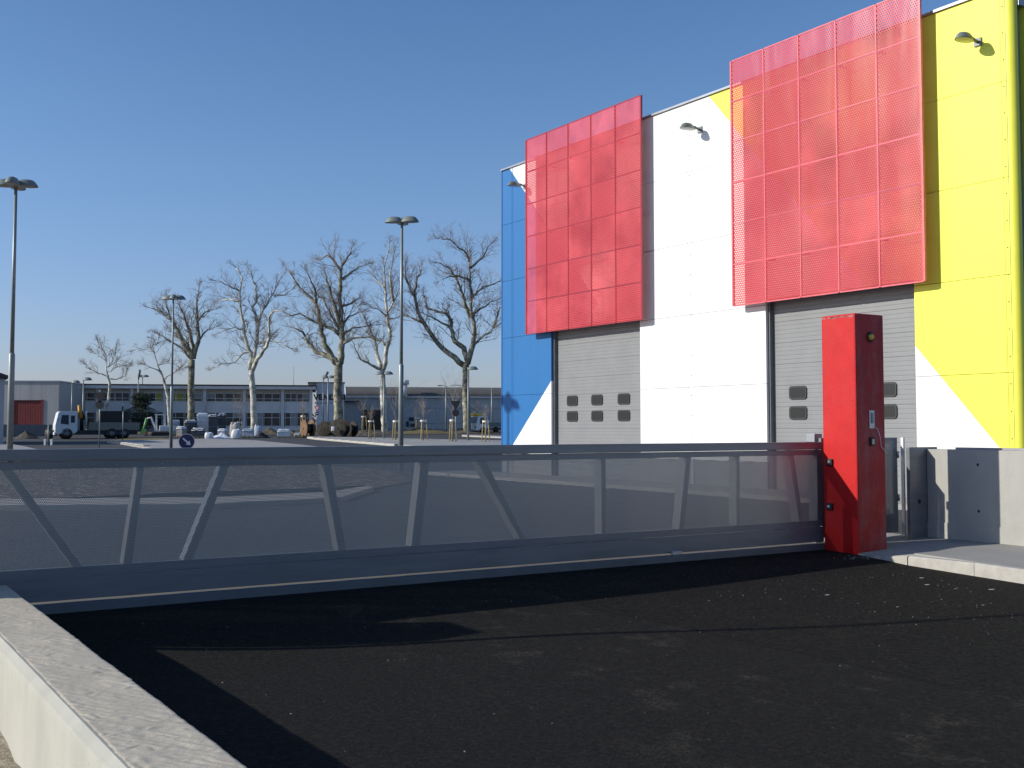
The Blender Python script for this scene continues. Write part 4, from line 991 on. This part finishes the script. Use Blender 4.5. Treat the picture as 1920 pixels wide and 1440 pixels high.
def guard(px, top, bot, Y, label, tall=2.4, wst=.35):
    b0 = at(px, bot, Y); b0.z = terr(Y); H = at(px, top, Y).z-b0.z
    t = thing('tree_stakes', 'stakes around '+label, 'stakes', b0, random.uniform(-.3, .3), 'staked saplings in the car park')
    for a in (0.3, 2.4, 4.5): MB().tube([(wst*1.2*cos(a), wst*1.2*sin(a), 0), (wst*.75*cos(a), wst*.75*sin(a), H)], .045, 6).build('stake', m_wood, t)
    vs_ = []; 
    MB().lathe([(wst*.86, 0), (wst*.84, .14)], (0, 0, H-.22), 12).build('tie_band', m_whitep, t)
    s = thing('sapling', label, 'young tree', b0, 0, 'young trees in the car park')
    MB().tube([(0, 0, 0), (.02, 0, H), (0, .02, H+tall*.4)], [.05, .04, .02], 6).build('trunk', m_bark, s)
    mb = MB()
    for i in range(16):
        z = H*random.uniform(.8, 1.1)+random.uniform(0, tall*.4); a = random.random()*2*pi
        branchy(mb, Vector((0, 0, z)), Vector((.45*cos(a), .45*sin(a), .9)).normalized(), tall*random.uniform(.3, .6), .014, 2)
    mb.build('twigs', m_twig, s, kind='stuff')
random.seed(31)
for px, top, bot, Y, lab, tall in ((682, 779, 806, 140, 'young tree before the brown gate of the hall', 2.6), (695.5, 787, 823, 112, 'bare sapling left of the white plane trunk', 1.4), (742, 787, 825, 108, 'tall sapling directly left of the tall central lamp post', 5.0),
    (793.5, 786, 827, 104, 'bushy-topped sapling right of the tall central lamp post', 2.6), (849, 785, 829, 101, 'tall narrow sapling beside the back of the yield sign', 4.6), (910.5, 787, 831, 100, 'sapling in front of the small white truck', 1.6),
    (782, 782, 808, 142, 'far sapling on the weedy bank', 1.6), (889, 784, 808, 143, 'far sapling between the rightmost plane tree and the small truck', 3.0), (568, 778, 812, 138, 'sapling before the lower windows, left of the yield sign', 2.2), (449, 790, 812, 139, 'reddish bare sapling left of the white plane trunk', 4.2)):
    guard(px, top, bot, Y, lab, tall)
for px in (700, 748, 798, 853, 915):
    p = gnd(px-8, 828.5); o = MB().box(-.9, .9, -.8, .8, -.05, .14).build('planter_kerb', m_pale_kerb, loc=p, bevel=.02); o.parent = islA

# ================================================================== BARE PLANE TREES
def zoomA(L_): return [(140+x/4, 420+y/4) for x, y in L_]
def zoomB(L_): return [(520+x/4, 420+y/4) for x, y in L_]
TW = [0]
def tree(label, Y, trunk, limbs, tr_w, mat, seed, dens=1.0, base_y=None, kindname='plane_tree', twr=.021, lmax=3.6):
    random.seed(seed)
    tp = [at(x, y, Y) for x, y in trunk]; b0 = tp[0].copy(); b0.z = terr(Y)-.05; tp[0].z = b0.z
    t = thing(kindname, label, 'tree', b0, 0, 'bare trees behind the yard')
    def loc_(p): return p-b0
    r0 = 1.12*tr_w/FPX*Y/2; n = len(tp)
    pts = [loc_(p) for p in tp]
    fine = []; 
    for i in range(n-1):
        for k in range(4): fine.append(pts[i].lerp(pts[i+1], k/4)+Vector((random.gauss(0, .03), random.gauss(0, .03), 0)))
    fine.append(pts[-1])
    rs = [r0*(1.12 if i == 0 else 1)*lerp(1, .82, i/(len(fine)-1))*random.uniform(.96, 1.05) for i in range(len(fine))]
    MB().tube(fine, rs, 12).build('trunk', mat, t)
    tw = MB(); allp = []
    for li, lp in enumerate(limbs):
        sl = random.uniform(-.55, .55) if li else .05
        P = []; x0, y0 = lp[0]
        acc = 0; px_, py_ = lp[0]
        # depth offset of the starting point follows the limb it leaves
        d0 = 0
        if allp:
            best = min(allp, key=lambda q: (q[0]-x0)**2+(q[1]-y0)**2)
            if (best[0]-x0)**2+(best[1]-y0)**2 < 400: d0 = best[2]
            if (trunk[-1][0]-x0)**2+(trunk[-1][1]-y0)**2 < 36: d0 = 0
        for (x, y) in lp:
            acc += hypot(x-px_, y-py_)/FPX*Y; px_, py_ = x, y
            dz = d0+sl*acc; P.append(loc_(at(x, y, Y+dz))); allp.append((x, y, dz))
        k = len(P); 
        tot = acc; ra = r0*(.74 if li < 3 else .48)*(1 if tot > 6 else .7)
        f2 = []
        for i in range(k-1):
            for q in range(3):
                p = P[i].lerp(P[i+1], q/3)
                if q: p = p+Vector((random.gauss(0, .07), random.gauss(0, .07), random.gauss(0, .07)))
                f2.append(p)
        f2.append(P[-1]); K = len(f2)
        rr = [max(.03, ra*(1-.82*(i/(K-1)))) for i in range(K)]
        MB().tube(f2, rr, 7).build('limb', mat, t)
        # side branches
        step = .28/dens
        Ln = 0
        for i in range(K-1):
            seg = (f2[i+1]-f2[i]); L_ = seg.length; Ln += L_
            frac = i/(K-1)
            if frac < .18 and li < 3: continue
            cnt = L_/step; cnt = int(cnt)+(1 if random.random() < cnt-int(cnt) else 0)
            for c in range(cnt):
                p = f2[i].lerp(f2[i+1], random.random()); d = seg.normalized()
                s = Vector((random.gauss(0, 1), random.gauss(0, 1), random.gauss(.35, .7))).normalized()
                nd = (d*.85+s*.75+Vector((0, 0, .22))).normalized()
                branchy(tw, p, nd, lmax*1.15*random.uniform(.35, 1.0)*(1-.55*frac), min(.055, max(twr*1.5, rr[i]*.3)), 3 if random.random() < .75 else 2, droop=.02)
        for e in range(3): branchy(tw, f2[-1], (f2[-1]-f2[-2]).normalized(), lmax*.40, .03, 3, .03)
    # burrs where old branches were cut
    for i in range(5):
        p = fine[-1-i % 4]+Vector((random.choice((-1, 1))*r0*.8, -.1, random.uniform(-.5, .3)))
    tw.build('twigs', m_twig, t, kind='stuff'); TW[0] += len(tw.f)
T = zoomA
tree('slender bare tree behind the truck, leftmost of the trees', 143, [(192, 800), (195, 775)]+T([(255, 1310), (262, 1200), (245, 1130)]), [T(l) for l in (
    [(245, 1130), (240, 1050), (232, 970), (180, 890)], [(245, 1140), (180, 1125), (90, 1060)], [(260, 1165), (330, 1160), (380, 1140), (390, 1100)], [(245, 1080), (290, 1010), (310, 930)], [(245, 1110), (320, 1070), (385, 1060)], [(240, 1030), (200, 1000), (140, 960)])], 5, m_plane, 1, .95, lmax=2.2)
tree('leaning thin bare tree just left of the tall lamp post before the building', 143, [(318, 800), (317, 775)]+T([(700, 1300), (670, 1170), (640, 1100)]), [T(l) for l in (
    [(640, 1100), (600, 980), (580, 900), (595, 870)], [(680, 1160), (720, 1130), (780, 1090), (815, 1080)], [(640, 1110), (580, 1080), (530, 1060)], [(600, 960), (540, 940), (460, 940)], [(590, 910), (630, 860)], [(625, 1060), (700, 1040), (760, 1060)])], 5, m_plane, 2, .95, lmax=2.2)
tree('bare tree with burred trunk right of the tall lamp post before the building', 142, [(358, 808), (358, 780)]+T([(875, 1250), (878, 1020)]), [T(l) for l in (
    [(880, 1010), (840, 940), (790, 850), (730, 720), (650, 660), (570, 630)], [(880, 1010), (890, 920), (860, 800), (820, 680), (780, 600)], [(890, 1010), (930, 880), (920, 740), (915, 600), (930, 490)], [(870, 1010), (800, 930), (700, 870), (640, 830)],
    [(930, 870), (980, 810), (1040, 780)], [(870, 950), (780, 790), (740, 750)], [(925, 720), (980, 660), (1040, 640)], [(730, 720), (690, 620), (680, 560)])], 12, m_plane_dk, 3, .85, lmax=2.8)
tree('pale-barked plane tree with white upright limbs, left of centre', 140, [(476, 812), (476, 780)]+T([(1335, 1250), (1326, 1100)]), [T(l) for l in (
    [(1320, 1095), (1330, 1010), (1310, 950), (1270, 830), (1260, 720), (1240, 600), (1240, 500), (1260, 410), (1210, 330)], [(1335, 1080), (1345, 1000), (1370, 880), (1380, 750), (1340, 650), (1365, 560), (1360, 470), (1310, 350)],
    [(1335, 1095), (1370, 1010), (1440, 920), (1460, 860), (1460, 700), (1500, 650), (1580, 670)], [(1380, 730), (1440, 610), (1500, 500), (1550, 400)], [(1310, 960), (1250, 980), (1200, 1040), (1120, 1040), (1060, 1070)],
    [(1265, 790), (1180, 780), (1100, 810)], [(1390, 890), (1480, 880), (1560, 890), (1620, 930)], [(1235, 500), (1150, 460), (1070, 430)], [(1240, 580), (1130, 570), (1080, 580)], [(1500, 540), (1580, 530), (1640, 480)])], 11, m_plane, 4, .75, lmax=2.6)
T = zoomB
tree('thick plane tree with dark mottled trunk rising in front of the lettered building', 136, [(635, 813), (634, 770)]+T([(455, 1200), (460, 1040)]), [T(l) for l in (
    [(470, 1050), (485, 900), (480, 750), (470, 600), (470, 430), (480, 320), (530, 240), (552, 205)], [(450, 1050), (420, 1010), (370, 990), (290, 960), (230, 890), (190, 810), (120, 780)], [(440, 1040), (400, 980), (350, 900), (330, 780), (290, 600), (260, 560), (170, 480), (80, 350)],
    [(470, 800), (400, 680), (350, 560), (260, 520)], [(480, 910), (560, 860), (700, 850), (780, 880)], [(470, 830), (400, 780), (300, 740), (170, 670), (80, 690)], [(475, 770), (430, 600), (370, 430), (360, 370)],
    [(475, 620), (540, 600), (590, 570)], [(470, 420), (560, 360), (650, 310)], [(490, 760), (540, 690), (620, 660)], [(475, 340), (380, 230), (310, 270)], [(290, 600), (280, 480), (220, 360)], [(495, 840), (560, 780), (700, 760)])], 16, m_plane_dk, 5, .72, lmax=3.0)
tree('white-trunked plane tree between the thick dark tree and the central lamp post', 142, [(722, 813), (720, 780)]+T([(792, 1250), (787, 1090)]), [T(l) for l in (
    [(795, 1090), (820, 930), (845, 850), (825, 700), (810, 560), (810, 480), (800, 350), (840, 150)], [(785, 1080), (750, 990), (730, 880), (690, 780), (640, 680), (590, 600)], [(780, 1090), (710, 1060), (650, 1030), (590, 950), (560, 880)],
    [(825, 660), (880, 570), (920, 480), (940, 380)], [(820, 700), (760, 640), (690, 620)], [(870, 580), (850, 430), (850, 350), (880, 180)], [(810, 910), (750, 860), (690, 830)], [(840, 720), (900, 700)], [(810, 480), (750, 430), (700, 330)])], 11, m_plane, 6, .72, lmax=2.6)
tree('broad plane tree at the warehouse corner, rightmost of the trees', 138, [(877, 813), (875, 780)]+T([(1415, 1250), (1412, 1050)]), [T(l) for l in (
    [(1400, 1060), (1300, 980), (1200, 890), (1120, 780), (1050, 640), (1030, 500), (1050, 400), (1080, 340)], [(1425, 1050), (1470, 900), (1480, 800), (1450, 600), (1445, 400), (1440, 260)], [(1425, 1020), (1400, 930), (1330, 880), (1300, 780), (1310, 740), (1260, 670), (1120, 630), (1100, 540)],
    [(1090, 740), (1000, 700), (930, 660)], [(1480, 900), (1530, 850), (1620, 780), (1700, 740)], [(1460, 680), (1560, 620), (1700, 540)], [(1455, 560), (1550, 470), (1700, 420)], [(1445, 420), (1360, 390), (1290, 390), (1230, 420)],
    [(1450, 700), (1400, 560), (1340, 400), (1290, 330), (1200, 290)], [(1445, 330), (1540, 250), (1600, 150)], [(1440, 280), (1400, 200), (1300, 120), (1220, 110)], [(1040, 560), (970, 430), (960, 300)], [(1620, 780), (1660, 640), (1700, 620)], [(1300, 780), (1200, 720), (1120, 680)])], 14, m_plane_dk, 7, .8, lmax=3.0)
# conifer
random.seed(44); Y = 146; b0 = at(263, 812, Y); b0.z = terr(Y)
t = thing('conifer', 'dark bushy conifer in front of the pale building, beside a lamp post', 'tree', b0)
MB().tube([(0, 0, 0), (0, 0, 4.6)], [.18, .04], 8).build('trunk', m_bark, t)
mb = MB(); H = at(263, 736, Y).z-b0.z
for i in range(10500):
    z = random.uniform(.4, H); k = (z/H); R = 3.0*(1-k*.72)*(1+.25*sin(z*3.1)+.2*sin(z*7)); a = random.random()*2*pi
    lob = 1+.35*mn.noise(Vector((cos(a)*1.7, sin(a)*1.7, z*.9)))
    r = R*lob*random.random()**.45; p = Vector((r*cos(a), r*sin(a), z-.15*r)); s = random.uniform(.08, .2)
    d = Vector((random.gauss(0, 1), random.gauss(0, 1), random.gauss(0, .6))).normalized(); e = d.orthogonal().normalized()
    mb.add([p-e*s*.3, p+d*s, p+e*s*.3], [(0, 1, 2)])
mb.build('foliage', m_conifer, t, kind='stuff')
# distant scrub line on the horizon
random.seed(51); mb = MB()
for i in range(260):
    X = random.uniform(-260, 190); Y = random.uniform(330, 420); h = random.uniform(2.5, 5.5)
    if -150 < X < -60 or True:
        for k in range(26):
            a = random.random()*2*pi; r = random.uniform(.4, 3.2); z = 1.5+random.uniform(0, h); s = random.uniform(.3, .9)
            mb.add([(X+r*cos(a)-s, Y+r*sin(a), z), (X+r*cos(a)+s, Y+r*sin(a), z-.1), (X+r*cos(a)+random.uniform(-.5, .5), Y+r*sin(a), z+s*1.6)], [(0, 1, 2)])
o = mb.build('distant_scrub', M('hazy_scrub', (.12, .11, .10), .95), kind='stuff'); o['label'] = 'far line of bare scrub behind the buildings'

# ================================================================== LEFT GATE POST AND MAST (beyond the frame, their shadows fall on the asphalt)
t = thing('end_pillar', 'red gate pillar at the other end of the sliding gate, beyond the left edge', 'pillar', W(.15, 10.75, 0), PHI)
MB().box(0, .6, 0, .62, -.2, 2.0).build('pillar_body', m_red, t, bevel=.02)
t = thing('flag_mast', 'slim mast beside the left gate pillar, its thin shadow crosses the asphalt', 'mast', W(-.46, 10.95, 0), PHI)
MB().tube([(0, 0, -.1), (0, 0, 7.5)], [.045, .04], 10).build('pole', m_pole, t)
